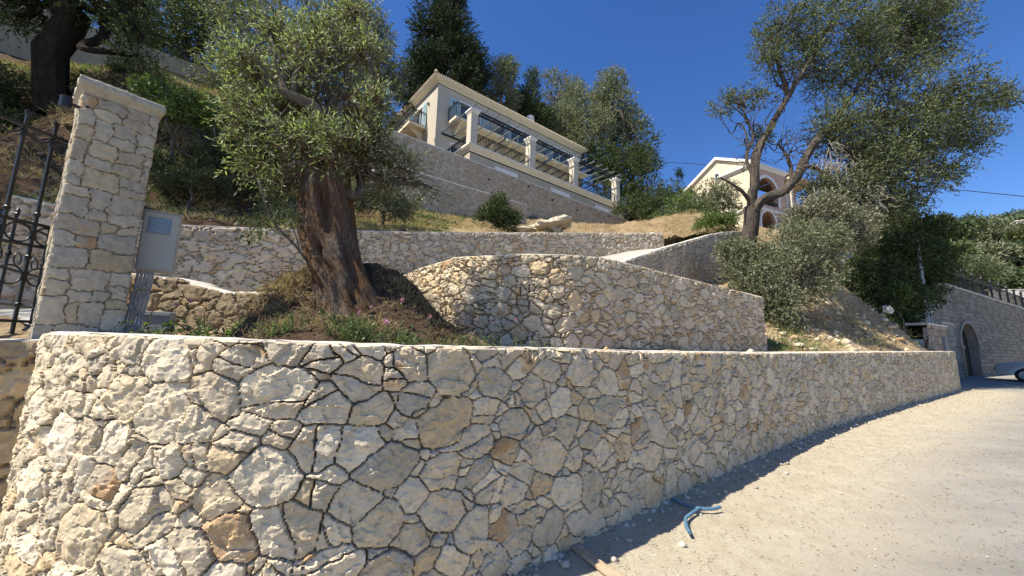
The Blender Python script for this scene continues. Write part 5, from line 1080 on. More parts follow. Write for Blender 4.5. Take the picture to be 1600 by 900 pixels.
for (x, y, x2, y2, r) in ((492, 268, 478, 235, .13), (525, 262, 548, 228, .12), (508, 250, 512, 205, .12)):
    mb = MB(); lp = bend(PY(x, y, 4.8), PY(x2, y2, 4.75), rng, 5, .2); mb.tube(lp, np.linspace(r*1.2, r*.7, len(lp)), 14, rough=.25); mb.build('stub', M_GN, olive, True)
# basal shoot on the left of the trunk
sh = [PY(x, y, Y) for x, y, Y in [(492, 425, 4.7), (462, 385, 4.55), (430, 350, 4.45), (412, 310, 4.4), (405, 280, 4.4)]]; mb = MB(); mb.tube(smooth_path([tuple(p) for p in sh], .03), .014, 7)
for a, b_ in (((440, 362), (395, 352)), ((470, 395), (452, 345)), ((425, 340), (385, 370))): mb.tube([PY(*a, 4.5), PY((a[0]+b_[0])/2, (a[1]+b_[1])/2-6, 4.45), PY(*b_, 4.4)], [.008, .006, .003], 5)
s_ = mb.build('basal_shoot', M_BARKG, olive, True); rng = np.random.default_rng(3); Pos, Dd, *_ = sprays(blobs_px([(410, 295, 4.4, .16), (395, 350, 4.4, .14), (450, 350, 4.45, .14), (385, 372, 4.4, .1), (430, 330, 4.4, .13)]), 130, 7, .14, rng); link_mesh('leaves', leaf_mesh('leaves', Pos, Dd, .042, .016, rng), M_LEAFG, s_)
# ------------------------------------------------------------------ tree at the top left
tl_ = [(55, 5, 11.5, 1.0), (175, 25, 11.2, 1.15, .8), (225, 60, 11, .65), (25, 25, 11, .8, .5), (140, -40, 11.5, 1.5), (240, 15, 11.5, .7), (70, -60, 11.5, 1.5), (195, 85, 10.8, .4), (160, 60, 11.8, .5), (0, -20, 11.0, 1.2), (262, -40, 12, 1.0), (40, -150, 11, 1.8), (-60, -60, 10.5, 1.6), (-140, -20, 10, 1.5), (120, -160, 12, 1.6), (-80, -180, 10.5, 1.8), (-220, -60, 9.5, 1.6)]  # outermost clumps above the frame are added to shade the bank
shade_clumps = [(-17, 6.5, 14.5, 2.2, 2.2, 1.6), (-14, 8, 15, 2, 2, 1.5), (-19, 8, 13.5, 2.2, 2.2, 1.6), (-11, 8.5, 14.3, 1.8, 1.8, 1.2), (-9, 9.5, 14.2, 1.5, 1.5, 1.1), (-15, 4.5, 12.5, 2, 2, 1.4)]  # unseen crown clumps added towards the sun to shade the bank
tree('big dark trunked tree at top left above the gate pillar', PY(103, 128, 11.6), blobs_px(tl_)+shade_clumps, .36, 19000, 7, .42, .11, .04, M_LEAFG, M_BARKD, 21, name='oak_tree', gap=.9, gthr=-.12, trunk_tip=PY(108, -30, 11.6), droop=.15)
# trees behind the beige wall
def px_tree(label, base, bl, r, n, L, mat, bark, seed, **kw):
    kw.setdefault('gap', 1.2*max(1, base[2]/25)); kw.setdefault('gthr', -.2); return tree(label, PY(*base), blobs_px(bl), r, n, kw.pop('per', 6), L*2.3, L, L*kw.pop('asp', .42), mat, bark, seed, **kw)
BH = 'trees on the hillside behind the villa'
px_tree('dark tangled tree behind the beige wall beside the top left tree', (300, 100, 24), [(285, 20, 24, 2.6), (325, 60, 24, 2.0), (255, 35, 24.5, 1.8), (340, 5, 25, 2.4), (290, 85, 24, 1.5), (235, 70, 25, 1.4), (240, 100, 25, 1.5), (290, 125, 24, 1.3), (335, 130, 24, 1.6), (200, 60, 25, 1.8), (190, 20, 26, 2.2)], .28, 5200, .24, M_LEAFG, M_BARKG, 31, name='olive_tree')
px_tree('tall grey green olive rising behind the gnarled olive crown', (450, 190, 21), [(430, 20, 21, 2.6), (390, 70, 21, 2.3), (480, 60, 21.5, 2.2), (360, 130, 20.5, 1.9), (365, 20, 21, 2.0), (520, 20, 22, 2.2), (420, 130, 20, 2.1), (345, 200, 18, 1.6)], .3, 6000, .18, M_LEAFS, M_BARKG, 32, name='olive_tree')
px_tree('grey green olive left of the tall dark conifer', (585, 170, 27), [(565, 20, 27, 1.8), (575, 90, 26, 2.1), (605, 120, 27, 1.7), (545, 60, 27, 2.0), (598, 60, 27.5, 1.1, 1.6)], .28, 3600, .2, M_LEAFS, M_BARKG, 33, name='olive_tree')
# conifer
rng = np.random.default_rng(77); cb = []
for y, wd in ((-75, 10), (-45, 20), (-15, 30), (15, 40), (45, 50), (75, 58), (105, 64), (130, 60)):
    for k in range(7 if y > -40 else 4):
        an = rng.uniform(0, 2*PI); rr = pxr(wd, 41)*.7; p = PY(694+.05*y, y+rng.uniform(-12, 12), 41); cb.append((p[0]+math.cos(an)*rr, p[1]+math.sin(an)*rr, p[2]-rng.uniform(0, .8), pxr(wd, 41)*.5, pxr(wd, 41)*.5, 1.15))
tree('tall dark pyramidal conifer behind the villa roof, the tallest tree there', PY(694, 210, 41), cb, .3, 12500, 6, .9, .36, .11, M_CYP, M_BARKD, 78, name='conifer', gap=1.6, gthr=-.18, up=.35, out=.9, trunk_tip=PY(692, 60, 41), minor=0, spread=.5)
px_tree('dark conifer clump between the tall conifer and the villa roof corner', (735, 170, 38), [(738, 95, 38, 1.5, 2.2), (728, 130, 38, 1.9), (640, 130, 38, 1.9), (625, 175, 36, 2.0), (650, 165, 36, 1.8)], .3, 2600, .3, M_CYP, M_BARKD, 34, name='conifer')
px_tree('pale olive right of the tall conifer above the villa roof', (782, 210, 42), [(782, 120, 42, 1.9, 2.1), (765, 148, 42, 1.8), (795, 105, 43, 1.3), (790, 160, 42, 1.9)], .3, 2400, .26, M_LEAFS, M_BARKG, 35, name='olive_tree', group=BH)
px_tree('slender bright green tree behind the middle of the villa roof', (826, 220, 44), [(826, 165, 44, 1.7, 2.6), (832, 125, 44, .8, 1.8), (812, 160, 44, 1.3, 1.8), (845, 185, 44, 1.8)], .25, 2400, .26, M_LEAFB if False else M_LEAFG, M_BARKG, 36, name='evergreen_tree', group=BH)
px_tree('airy thin topped olive standing highest in the middle of the row', (862, 240, 52), [(872, 120, 52, 1.7, 1.2), (850, 112, 52, 1.1, .9), (885, 108, 52, .9, 1.0), (865, 150, 52, 1.8), (878, 190, 50, 2.6)], .25, 1500, .28, M_LEAFS, M_BARKG, 37, name='olive_tree', group=BH, gthr=-.02)
px_tree('broad rounded silvery olive behind the right part of the villa roof', (905, 290, 47), [(905, 165, 47, 2.6), (880, 195, 46, 2.6), (925, 200, 46, 2.8), (895, 140, 48, 1.6), (905, 225, 45, 2.8)], .35, 5200, .27, M_LEAFS, M_BARKG, 38, name='olive_tree', group=BH)
px_tree('tallest silvery olive at the right end of the villa row', (965, 320, 50), [(955, 130, 50, 2.1, 2.3), (968, 165, 50, 2.4), (985, 195, 50, 2.4), (950, 190, 50, 2.6), (940, 155, 50, 1.7)], .35, 4200, .28, M_LEAFS, M_BARKG, 39, name='olive_tree', group=BH)
px_tree('dark evergreen tree right of the villa below the silvery olives', (990, 330, 44), [(1000, 225, 44, 2.3), (980, 265, 43, 3.0), (1010, 260, 44, 1.7, 2.0), (960, 290, 42, 2.8), (1000, 300, 42, 2.3), (940, 255, 44, 2.6)], .35, 5200, .27, M_LEAFG, M_BARKD, 40, name='evergreen_tree', group=BH)
px_tree('small dark pointed cypress against the sky left of the second house', (1061, 302, 48), [(1061, 280, 48, .55, 1.3), (1061, 292, 48, .7, 1.0)], .12, 500, .22, M_CYP, M_BARKD, 41, name='cypress_tree', up=.8, out=.3)
SHB = 'shrubs on the slope between the villa and the second house'
px_tree('low round green shrub left of the small pointed cypress', (1032, 345, 31), [(1035, 318, 31, 1.3), (1020, 330, 31, 1.0), (1045, 300, 36, 1.3)], .08, 1500, .17, M_LEAFG, M_BARKG, 42, name='shrub', cat='shrub', group=SHB)
px_tree('yellow green bushy shrub below the small pointed cypress', (1072, 352, 29), [(1070, 330, 29, 1.2), (1055, 320, 30, .9), (1085, 345, 28, .9), (1078, 312, 31, 1.0)], .08, 1900, .16, M_LEAFB, M_BARKG, 43, name='shrub', cat='shrub', group=SHB)
px_tree('dark green shrub directly right of the villa terrace end', (990, 345, 34), [(985, 322, 34, 1.3, 1.0), (1005, 318, 34, 1.3), (972, 332, 33, 1.0, .7), (1012, 335, 32, .9, .7)], .08, 1700, .17, M_LEAFG, M_BARKG, 57, name='shrub', cat='shrub', group=SHB)
px_tree('mixed green shrub low on the straw slope below the second house gable', (1060, 362, 25), [(1048, 345, 26, .9, .7), (1075, 350, 25, 1.0, .7), (1095, 340, 26, 1.1), (1065, 335, 27, 1.1), (1035, 342, 27, .8, .6)], .08, 2400, .15, m_leaf('shrub_leaf', (.07, .10, .03), (.1, .13, .05), .25, .55), M_BARKG, 58, name='shrub', cat='shrub', group=SHB)
px_tree('grey green young olive covering the left side of the second house', (1110, 352, 27), [(1112, 310, 27, 1.3), (1135, 300, 27, 1.0), (1095, 330, 27, 1.1), (1140, 330, 27, .9), (1120, 290, 27, .6)], .1, 2200, .14, M_LEAFS, M_BARKG, 44, name='olive_tree', gthr=-.1)
px_tree('bright leafy shrub above the end of the ramp parapet', (1118, 365, 20), [(1112, 350, 20, .7, .5), (1138, 348, 20, .6, .5), (1098, 358, 20, .45, .3)], .05, 1300, .12, M_LEAFB, M_BARKG, 45, name='shrub', cat='shrub', group=SHB)
px_tree('rounded dark green bush above the middle wall in front of the terrace wall', (775, 362, 17), [(775, 335, 17, .75, .65), (757, 342, 17, .5), (795, 345, 17, .5), (780, 318, 17, .45), (808, 338, 17.3, .25)], .06, 2200, .085, M_LEAFG, M_BARKG, 46, name='bush', cat='bush', asp=.5)
px_tree('dark evergreen wood edge filling between the olives behind the villa roof', (870, 260, 54), [(800, 175, 54, 2.4), (840, 190, 54, 2.6), (880, 205, 54, 2.8), (925, 180, 55, 2.8), (760, 160, 52, 2.0), (960, 230, 52, 3.2), (1000, 250, 52, 2.2)], .3, 4200, .3, M_LEAFG, M_BARKD, 54, name='evergreen_tree', group=BH, gthr=-.3)
# bank shrubs at the left
px_tree('yellow topped shrub on the bank right of the gate pillar', (268, 240, 10.6), [(250, 150, 10.6, .55, .4), (295, 165, 10.6, .6, .45), (230, 140, 10.6, .35), (330, 180, 10.8, .6, .5), (270, 190, 10.5, .6)], .06, 2400, .085, M_LEAFB, M_BARKG, 47, name='shrub', cat='shrub', gthr=-.1, asp=.5)
px_tree('dark spreading shrub overhanging the red bank left of the gnarled olive', (330, 290, 11), [(300, 215, 10.8, .8, .6), (350, 225, 11, .8, .7), (250, 225, 10.6, .6), (385, 250, 11.2, .7), (320, 265, 10.6, .55, .3), (385, 190, 11.5, .9)], .07, 4600, .08, M_LEAFG, M_BARKG, 48, name='shrub', cat='shrub', gthr=-.1, asp=.5)
px_tree('dark ivy bush on the bank at the left picture edge', (5, 200, 11), [(0, 130, 11, .6), (15, 190, 10.5, .5, .3), (-20, 160, 11, .8)], .05, 1300, .085, M_LEAFG, M_BARKG, 49, name='bush', cat='bush', asp=.5)
px_tree('drooping olive sapling behind the gnarled trunk above the middle wall', (595, 350, 13.5), [(600, 300, 13, .8, .5), (640, 300, 13.2, .6, .45), (565, 310, 12.8, .6, .4), (620, 325, 13, .6, .3)], .06, 2300, .10, M_LEAFS, M_BARKG, 50, name='olive_tree', droop=.4)
px_tree('brown and green brushwood on the bank above the meter cabinet', (300, 310, 10), [(270, 280, 10, .5, .3), (330, 285, 10.2, .5, .3), (240, 255, 10.2, .45, .35), (400, 285, 11, .6, .35), (210, 230, 10.4, .4)], .05, 2600, .07, M_LEAFG, M_BARKG, 51, name='shrub', cat='shrub', gthr=0.0, twigs=1400)
px_tree('shaded shrub on the bank between gate and pillar', (70, 230, 10.5), [(50, 190, 11, .5, .35), (95, 215, 10.5, .4, .3), (20, 235, 10, .45, .3), (115, 175, 11.2, .4, .3), (70, 255, 9.8, .4, .25), (110, 280, 9.4, .3, .2), (0, 280, 9.6, .4, .25)], .05, 2800, .075, M_LEAFG, M_BARKG, 52, name='shrub', cat='shrub', gthr=0.0, twigs=900)
px_tree('dense dark evergreen filling the slope left of the villa', (470, 230, 20), [(450, 150, 20, 1.6), (400, 180, 19, 1.5), (500, 120, 21, 1.6), (560, 150, 22, 1.5), (590, 190, 21, 1.1), (350, 170, 18, 1.3)], .2, 3600, .16, M_LEAFG, M_BARKD, 53, name='evergreen_tree')
M_BIGB = m_bark('big_tree_bark', (.03, .024, .018), (.15, .125, .10), 6)
# ------------------------------------------------------------------ big tree at the right
rb_ = [(1232, 48, 15, 1.35), (1205, 95, 15, .75, .9), (1290, 35, 15.3, 1.5), (1180, 150, 15, .45, .5), (1265, 95, 15.2, .9), (1128, 165, 15, .42, .3), (1150, 150, 15, .3), (1340, 60, 15.8, 1.4), (1320, 125, 15.3, 1.4), (1390, 130, 15.6, 1.8), (1440, 60, 16.4, 1.75), (1470, 10, 16.6, 1.1), (1400, 20, 16.2, 1.5), (1460, 150, 16, 1.8), (1520, 160, 16.6, 1.2, 1.0), (1565, 155, 17, .65, .5), (1400, 215, 15.6, 1.7), (1470, 225, 16, 1.5, 1.2), (1520, 215, 16.4, .9, .8), (1430, 285, 15.6, 1.2, .9), (1370, 270, 15.2, 1.3), (1310, 200, 14.8, 1.2), (1320, 270, 14.6, 1.1), (1415, 320, 15.2, .7, .5), (1190, 215, 15, .35), (1480, 265, 16, .8, .6), (1285, 300, 14.4, .8), (1345, 330, 14.6, .9), (1350, 235, 15, 1.1), (1385, 325, 15, .9), (1325, 290, 14.6, .9)]
tB = PY(1172, 372, 14.6); fk = PY(1173, 338, 14.6); rng = np.random.default_rng(5)
big = tree('large wind swept tree with bare crooked branches at left and dense crown at right', tB, blobs_px(rb_), 0.3, 21500, 7, .48, .13, .05, m_leaf('big_tree_leaf', (.078, .094, .042), (.14, .155, .085), .2, .7, .45, .2), M_BIGB, 61, name='leaning_tree', gap=1.3, gthr=-.15, limbs=False, twigs=2600, shell=.6, up=.05)
mb = MB(); mb.tube(smooth_path([tuple(PY(*q)) for q in [(1165, 400, 14.6), (1170, 370, 14.6), (1174, 345, 14.6), (1175, 325, 14.6)]], .08), np.linspace(.28, .25, 40)[:len(smooth_path([tuple(PY(*q)) for q in [(1165, 400, 14.6), (1170, 370, 14.6), (1174, 345, 14.6), (1175, 325, 14.6)]], .08))], 16, rough=.2); mb.build('trunk', M_BIGB, big, True)
mb = MB()
def limb(pts, r0_, r1_, n=10): P = smooth_path([tuple(PY(*q)) for q in pts], .12); mb.tube(P, np.linspace(r0_, r1_, len(P)), n, rough=.22); return P
L1 = limb([(1174, 330, 14.6), (1172, 308, 14.6), (1180, 285, 14.6), (1178, 258, 14.7), (1190, 222, 14.8), (1206, 195, 14.9), (1232, 150, 15), (1268, 90, 15), (1290, 50, 15.1)], .18, .04)
L2 = limb([(1178, 330, 14.5), (1192, 312, 14.4), (1222, 300, 14.4), (1243, 278, 14.5), (1258, 250, 14.6), (1272, 225, 14.7), (1300, 200, 15), (1340, 190, 15.3), (1390, 175, 15.6), (1460, 160, 16)], .19, .05)
L3 = limb([(1180, 280, 14.6), (1165, 245, 14.7), (1178, 215, 14.8), (1165, 180, 14.8), (1160, 165, 14.8)], .085, .02)
L4 = limb([(1175, 320, 14.6), (1160, 300, 14.4), (1140, 285, 14.2), (1125, 278, 14)], .09, .025)
L5 = limb([(1238, 285, 14.5), (1236, 262, 14.6), (1228, 240, 14.8), (1215, 225, 15)], .08, .03)
L6 = limb([(1232, 150, 15), (1222, 120, 15), (1212, 85, 15), (1220, 40, 15)], .09, .02)
L7 = limb([(1300, 200, 15), (1330, 150, 15.3), (1370, 100, 15.8), (1430, 50, 16.3)], .10, .03)
L8 = limb([(1290, 205, 14.9), (1330, 240, 14.8), (1380, 270, 15), (1430, 280, 15.4)], .11, .03)
L9 = limb([(1250, 262, 14.5), (1275, 262, 14.3), (1300, 290, 14.2), (1330, 320, 14.4)], .09, .03)
Bc = np.array([b[:3] for b in blobs_px(rb_)])
allL = [L1, L2, L3, L5, L6, L7, L8, L9]
for c, q in zip(Bc, blobs_px(rb_)):
    for _ in range(4):
        bl = min(allL, key=lambda P: np.linalg.norm(P-c, axis=1).min()); i = np.linalg.norm(bl-c, axis=1).argmin(); i = int(np.clip(i+rng.integers(-6, 3), 0, len(bl)-1)); e = c+unit(rng.normal(size=3))*q[3]*.7; P = bend(bl[i], e, rng, 6, .3, .05); mb.tube(P, np.linspace(.04, .008, len(P)), 5)
for P in allL:                                           # bare crooked twigs
    for _ in range(16):
        i = rng.integers(len(P)//4, len(P)); d_ = unit(rng.normal(size=3)+np.array([-.2, 0, .35])); Q = bend(P[i], P[i]+d_*rng.uniform(.5, 1.7), rng, 6, .35); mb.tube(Q, np.linspace(.026, .005, len(Q)), 5)
        j = len(Q)//2; Q2 = bend(Q[j], Q[j]+unit(rng.normal(size=3))*.6, rng, 5, .35); mb.tube(Q2, np.linspace(.012, .003, len(Q2)), 4)
mb.build('branches', M_BIGB, big, True)
# grey bare twig curtain below the crown, a part of the same tree
mb = MB(); cols_ = blobs_px([(1300, 260, 14.3, .9, 1.2), (1340, 300, 14.3, .9, .9), (1280, 320, 13.8, .8, .7)])
for k in range(420):
    q = cols_[rng.integers(3)]; a = np.array(q[:3])+unit(rng.normal(size=3))*np.array(q[3:6])*rng.random(); b_ = a+[rng.normal()*.25, rng.normal()*.25, -rng.uniform(.2, .9)]; P = bend(a, b_, rng, 5, .4); mb.tube(P, np.linspace(.012, .003, len(P)), 4)
mb.build('dead_twigs', m_simple('dead_twig', (.3, .27, .23), .9), big)
# bushy olives under it
px_tree('large grey green olive bush between the ramp parapet and the dry slope', (1225, 500, 11.3), [(1200, 420, 11.3, .85), (1165, 400, 11.5, .75, .6), (1240, 385, 11.6, .85), (1210, 470, 11, .85, .7), (1160, 440, 11.3, .65), (1255, 440, 11.2, .75), (1225, 505, 10.8, .45, .3), (1290, 380, 12, .7), (1285, 425, 11.8, .6), (1140, 390, 11.8, .4)], .12, 7500, .085, M_LEAFS, M_BARKG, 62, name='olive_bush', cat='bush', twigs=1500, gthr=-.2)
px_tree('grey twiggy olive hanging in front of the second house terrace', (1290, 450, 13.2), [(1290, 340, 13.2, .9), (1320, 370, 13.4, .8), (1255, 345, 13, .6), (1345, 350, 13.8, .6)], .12, 3600, .10, m_leaf('grey_olive_leaf', (.15, .15, .09), (.22, .22, .15), .2, .5), M_BARKG, 63, name='olive_tree', twigs=2500, gthr=-.08)
DK = 'dark trees massed above the end of the retaining wall'
px_tree('dark evergreen above the right half of the dry slope', (1375, 510, 17), [(1372, 440, 17, 1.2), (1345, 465, 16.6, .7, .6), (1400, 470, 17, 1.0), (1372, 480, 16.4, .7, .5), (1395, 400, 18, 1.3)], .16, 4200, .15, M_LEAFG, M_BARKD, 64, name='evergreen_tree', group=DK)
px_tree('dark evergreen around the utility pole', (1420, 520, 18), [(1432, 420, 18.4, 1.4), (1415, 475, 17.6, 1.0), (1450, 385, 19, 1.3), (1440, 450, 18.6, 1.1), (1405, 500, 17, .6), (1418, 370, 19.5, 1.4)], .16, 5200, .16, M_LEAFG, M_BARKD, 65, name='evergreen_tree', group=DK)
px_tree('dark evergreen below the hanging tree crown, left of the yellow outbuilding trees', (1390, 430, 23), [(1375, 350, 23, 1.6), (1350, 385, 28, 1.2), (1400, 350, 23, 1.5), (1360, 415, 21, 1.0)], .16, 2600, .2, M_LEAFG, M_BARKD, 66, name='evergreen_tree', group=DK)
px_tree('bright yellow green sapling among the dark trees above the slope', (1404, 480, 16), [(1402, 452, 16, .36, .3), (1412, 462, 16, .25)], .03, 350, .1, M_LEAFB, M_BARKG, 67, name='sapling', cat='sapling')
px_tree('leafy yellow green tree rising behind the iron fence', (1512, 452, 34), [(1520, 425, 34, 1.5), (1500, 432, 34, 1.1), (1545, 432, 35, 1.3), (1480, 420, 33, 1.4)], .15, 2200, .2, m_leaf('fence_tree_leaf', (.06, .085, .03), (.09, .11, .045), .22, .6), M_BARKG, 68, name='leafy_tree', gthr=-.1)
# forest on the far right slope: trees one can tell apart
rng = np.random.default_rng(91); FG = 'trees of the wooded slope at the right'
fl = [(1395, 355, 60, 22, 'left end of the wooded slope, under the big crown'), (1430, 350, 62, 26, 'high at the left end of the wooded slope'), (1470, 345, 66, 26, 'on the skyline below the overhead cable'), (1510, 352, 64, 28, 'on the skyline in the middle of the wooded slope'), (1550, 355, 66, 28, 'below the hill ridge near the right edge'),
      (1592, 362, 66, 28, 'at the right edge of the picture below the ridge'), (1450, 385, 50, 30, 'in the second row behind the utility pole'), (1495, 385, 50, 30, 'in the second row above the iron fence'), (1545, 390, 52, 32, 'in the second row beneath the ridge trees'), (1590, 398, 52, 32, 'in the second row at the right edge'),
      (1470, 415, 42, 26, 'in the front row left of the fence lantern'), (1535, 412, 44, 26, 'in the front row behind the fence lantern'), (1580, 430, 44, 28, 'in the front row above the white block wall'), (1625, 420, 48, 34, 'half outside the right picture edge')]
for i, (x, y, Y, r, lb) in enumerate(fl):
    c = PY(x, y+8, Y); R_ = pxr(r, Y)*.74; bl = rand_blobs(c, R_, R_*.9, 9, rng, (.42, .62)); mat = [M_LEAFG, M_LEAFS, m_leaf('wood_leaf_%s' % 'abc'[i % 3], (.07+.02*(i % 3), .1+.015*(i % 3), .04), (.12, .15, .07), .2, .5)][[1, 2, 0, 2, 1, 2, 0, 2, 1, 2, 2, 1, 2, 0][i]]
    tree('round crowned tree '+lb, (c[0], c[1], c[2]-R_*1.6), bl, .25, 1500, 6, .9, .42, .2, mat, M_BARKD, 300+i, name='forest_tree', group=FG, gap=2.4, gthr=-.22, minor=3)
# far hill with its wood
def far_z(Q):
    x, y = Q[:, 0], Q[:, 1]; r = np.hypot(x, y); a = np.arctan2(x, y)        # bearing from +Y
    el = np.interp(a, np.radians([-70, 20, 38, 44, 48, 51, 53, 58, 70, 95]), [.02, .02, .10, .20, .212, .218, .222, .235, .22, .12]); t = np.clip((r-110)/260, 0, 1); return .9+el*t*(370+60*t)*.86+fbm(Q, 40, 4, 6)*5*t
aa = np.radians(np.linspace(20, 100, 200)); rr = np.geomspace(100, 1300, 90); A_, R_ = np.meshgrid(aa, rr, indexing='ij'); Q = np.column_stack([(np.sin(A_)*R_).ravel(), (np.cos(A_)*R_).ravel()]); z = far_z(Q)-np.clip(Q@np.array([0, 0])+0, 0, 0)
z = np.where(R_.ravel() > 420, z-(R_.ravel()-420)*.12, z); tag(link_mesh('far_hill', np_mesh('far_hill', np.column_stack([Q, z]), grid_faces(200, 90, True)), m_earth('hill_ground', [(.05, .06, .025), (.09, .09, .04), (.04, .05, .02)], .05), smooth=True), 'distant wooded hill', kind='structure')
rng = np.random.default_rng(17); n = 5200; a = np.radians(rng.uniform(40, 60, n)); r = np.exp(rng.uniform(np.log(110), np.log(430), n)); Q = np.column_stack([np.sin(a)*r, np.cos(a)*r]); z = far_z(Q); cr = rng.uniform(1.6, 3.2, n)*(.8+r/500)
k = rng.integers(0, n, 90000); u = unit(rng.normal(size=(90000, 3))); u[:, 2] = np.abs(u[:, 2])*.9; Pp = np.column_stack([Q[k], z[k]+cr[k]*.5])+u*cr[k][:, None]*rng.uniform(.75, 1.05, (90000, 1)); dd = unit(u+rng.normal(size=u.shape)*.6); sc = (.5+r[k]/330)
me = leaf_mesh('far_forest', Pp, dd, 1.0, .75, rng); V_ = np.empty(len(me.vertices)*3, np.float32); me.vertices.foreach_get('co', V_); V_ = V_.reshape(-1, 4, 3); V_ = V_[:, :1]+(V_-V_[:, :1])*sc[:, None, None]; me.vertices.foreach_set('co', V_.ravel().astype(np.float32)); me.update()
tag(link_mesh('far_forest', me, m_leaf('far_wood_leaf', (.075, .1, .04), (.09, .115, .05), .15, .6, .45)), 'far wood on the hill', kind='stuff')
q = PY(1600, 352, 150); mb = MB(); mb.box(q, (5, 4, 3), np.array([[.8, -.6, 0], [.6, .8, 0], [0, 0, 1]])); fh = mb.build('distant_house', M_WHITE); tag(fh, 'tiny white house in the wooded hill at the right edge', 'house'); mb = MB(); mb.box(q+[0, 0, 1.7], (5.6, 4.6, .4), np.array([[.8, -.6, 0], [.6, .8, 0], [0, 0, 1]])); mb.build('roof', M_TILE, fh)
# ------------------------------------------------------------------ ground cover
def tufts(name, centers, hgt, blades, mat, label, rng, spread=.12, wid=.006, lean=.5):
    c = np.repeat(centers, blades, 0); n = len(c); c = c+np.column_stack([rng.normal(0, spread, (n, 2)), np.zeros(n)-.01]); d = unit(np.column_stack([rng.normal(0, lean, (n, 2)), np.ones(n)]))
    return tag(link_mesh(name, leaf_mesh(name, c, d, hgt, wid, rng), mat), label, kind='stuff')
def on_surf(px_list, n, f, rng, sd):
    out = []
    for x, y, Y, s in px_list:
        p = PY(x, y, Y)[:2]; q = p+rng.normal(0, s, (n, 2)); q = q[behind(q, .25)]; out.append(np.column_stack([q, f(q)]))
    return np.vstack(out)
rng = np.random.default_rng(55)
bank = [(60, 150, 12, .9), (130, 170, 11.5, .8), (60, 220, 11, .8), (150, 240, 10.8, .8), (260, 290, 10.3, .6), (340, 300, 10.5, .7), (420, 320, 11, .8), (200, 300, 10, .6), (30, 270, 10, .6), (90, 290, 9.4, .5), (430, 270, 13, 1.0), (20, 110, 14, 1), (300, 330, 9.8, .4)]
px_tree('thick dark undergrowth bush high on the bank under the top left tree', (170, 150, 12.5), [(150, 135, 12.8, .6, .35), (200, 120, 13, .6, .4), (60, 140, 12.5, .6, .35), (20, 160, 12, .6, .35), (110, 150, 12.2, .4, .25), (230, 110, 14, .7, .4)], .05, 2600, .08, M_LEAFG, M_BARKD, 56, name='shrub', cat='shrub', gthr=-.1)
tufts('dry_grass', on_surf(bank, 110, hill_z, rng, 0), .26, 14, M_STRAW, 'dry grass on the red bank', rng, .12, .022, 1.0)
tufts('green_grass', on_surf(bank, 60, hill_z, rng, 0), .2, 12, M_GRASS, 'green weeds on the red bank', rng, .1, .035, .8)
def bank_pts(n, thr, sd):
    q = np.column_stack([rng.uniform(-19, -2.5, n), rng.uniform(6.5, 20, n)]); c = (D3[0]*(q[:, 1]-A3[1])-D3[1]*(q[:, 0]-A3[0])) > .35; q = q[c]; q = q[fbm(q, 1.1, 3, sd) > thr]; return np.column_stack([q, hill_z(q)])
tufts('bank_straw', bank_pts(5500, -.05, 71), .24, 13, M_STRAW, 'straw and dry stalks over the steep red bank', rng, .10, .013, 1.2)
tufts('bank_weeds', bank_pts(7000, .05, 72), .17, 11, M_GRASS, 'green weeds over the steep red bank', rng, .10, .022, .9)
scatter_rocks('bank_stones', bank_pts(2200, -.1, 73), .01, .11, 8, MS, 'stones lying on the red bank', [(.2, .13, .08), (.35, .28, .2), (.15, .09, .055)])
px_tree('dark bush behind the gate at the left end of the middle wall', (2, 400, 8.6), [(0, 345, 8.8, .5), (-25, 380, 8.8, .7), (-30, 330, 9, .7), (4, 310, 9.2, .35), (-5, 395, 8.8, .5)], .05, 1800, .07, M_LEAFG, M_BARKG, 59, name='bush', cat='bush')
dry = [(620, 345, 15, .9), (670, 345, 17, 1.1), (715, 348, 18, 1.0), (740, 355, 17, .8), (590, 350, 14, .7), (640, 338, 18, 1), (840, 360, 20, .8), (920, 362, 24, 1.2), (1040, 352, 26, 1.8), (1075, 362, 23, 1.4), (1020, 360, 28, 2), (1100, 370, 20, 1.0), (1050, 370, 20, 1.0), (1090, 355, 27, 1.5)]
tufts('straw_grass', on_surf(dry, 90, hill_z, rng, 0), .15, 16, M_STRAW, 'dry straw grass above the middle wall', rng, .14, .014, .9)
sl = [(1230, 525, 10.5, .5), (1270, 500, 12, .7), (1320, 500, 13, .8), (1370, 520, 14.2, .7), (1410, 535, 15, .6), (1300, 530, 12, .6), (1260, 545, 10.4, .4), (1340, 480, 14.2, .6), (1290, 470, 13.4, .7)]
tufts('slope_straw', on_surf(sl, 38, terr_z, rng, 0), .18, 14, M_STRAW, 'dry grass on the sunny slope', rng, .14, .01, 1.1)
tufts('slope_weeds', on_surf([(1215, 540, 9.6, .3), (1400, 538, 15, .6), (1420, 525, 15.6, .5), (1330, 545, 12.6, .6), (1240, 530, 10.2, .4), (1380, 500, 15.2, .6)], 36, terr_z, rng, 0), .2, 12, M_GRASS, 'green weeds at the foot of the slope', rng, .12, .016, .8)
mnd = [(440, 440, 5.0, .12), (470, 425, 5.1, .1), (430, 505, 4.1, .12), (455, 480, 4.4, .15), (480, 500, 4.2, .15), (430, 460, 4.7, .15), (620, 440, 5.2, .12), (660, 460, 5.1, .15), (700, 510, 4.8, .15), (455, 430, 4.9, .12), (410, 450, 5.0, .12), (600, 500, 4.4, .15)]
tufts('mound_straw', on_surf(mnd, 34, terr_z, rng, 0), .13, 14, M_STRAW, 'dead grass on the olive mound', rng, .05, .004, 1.1)
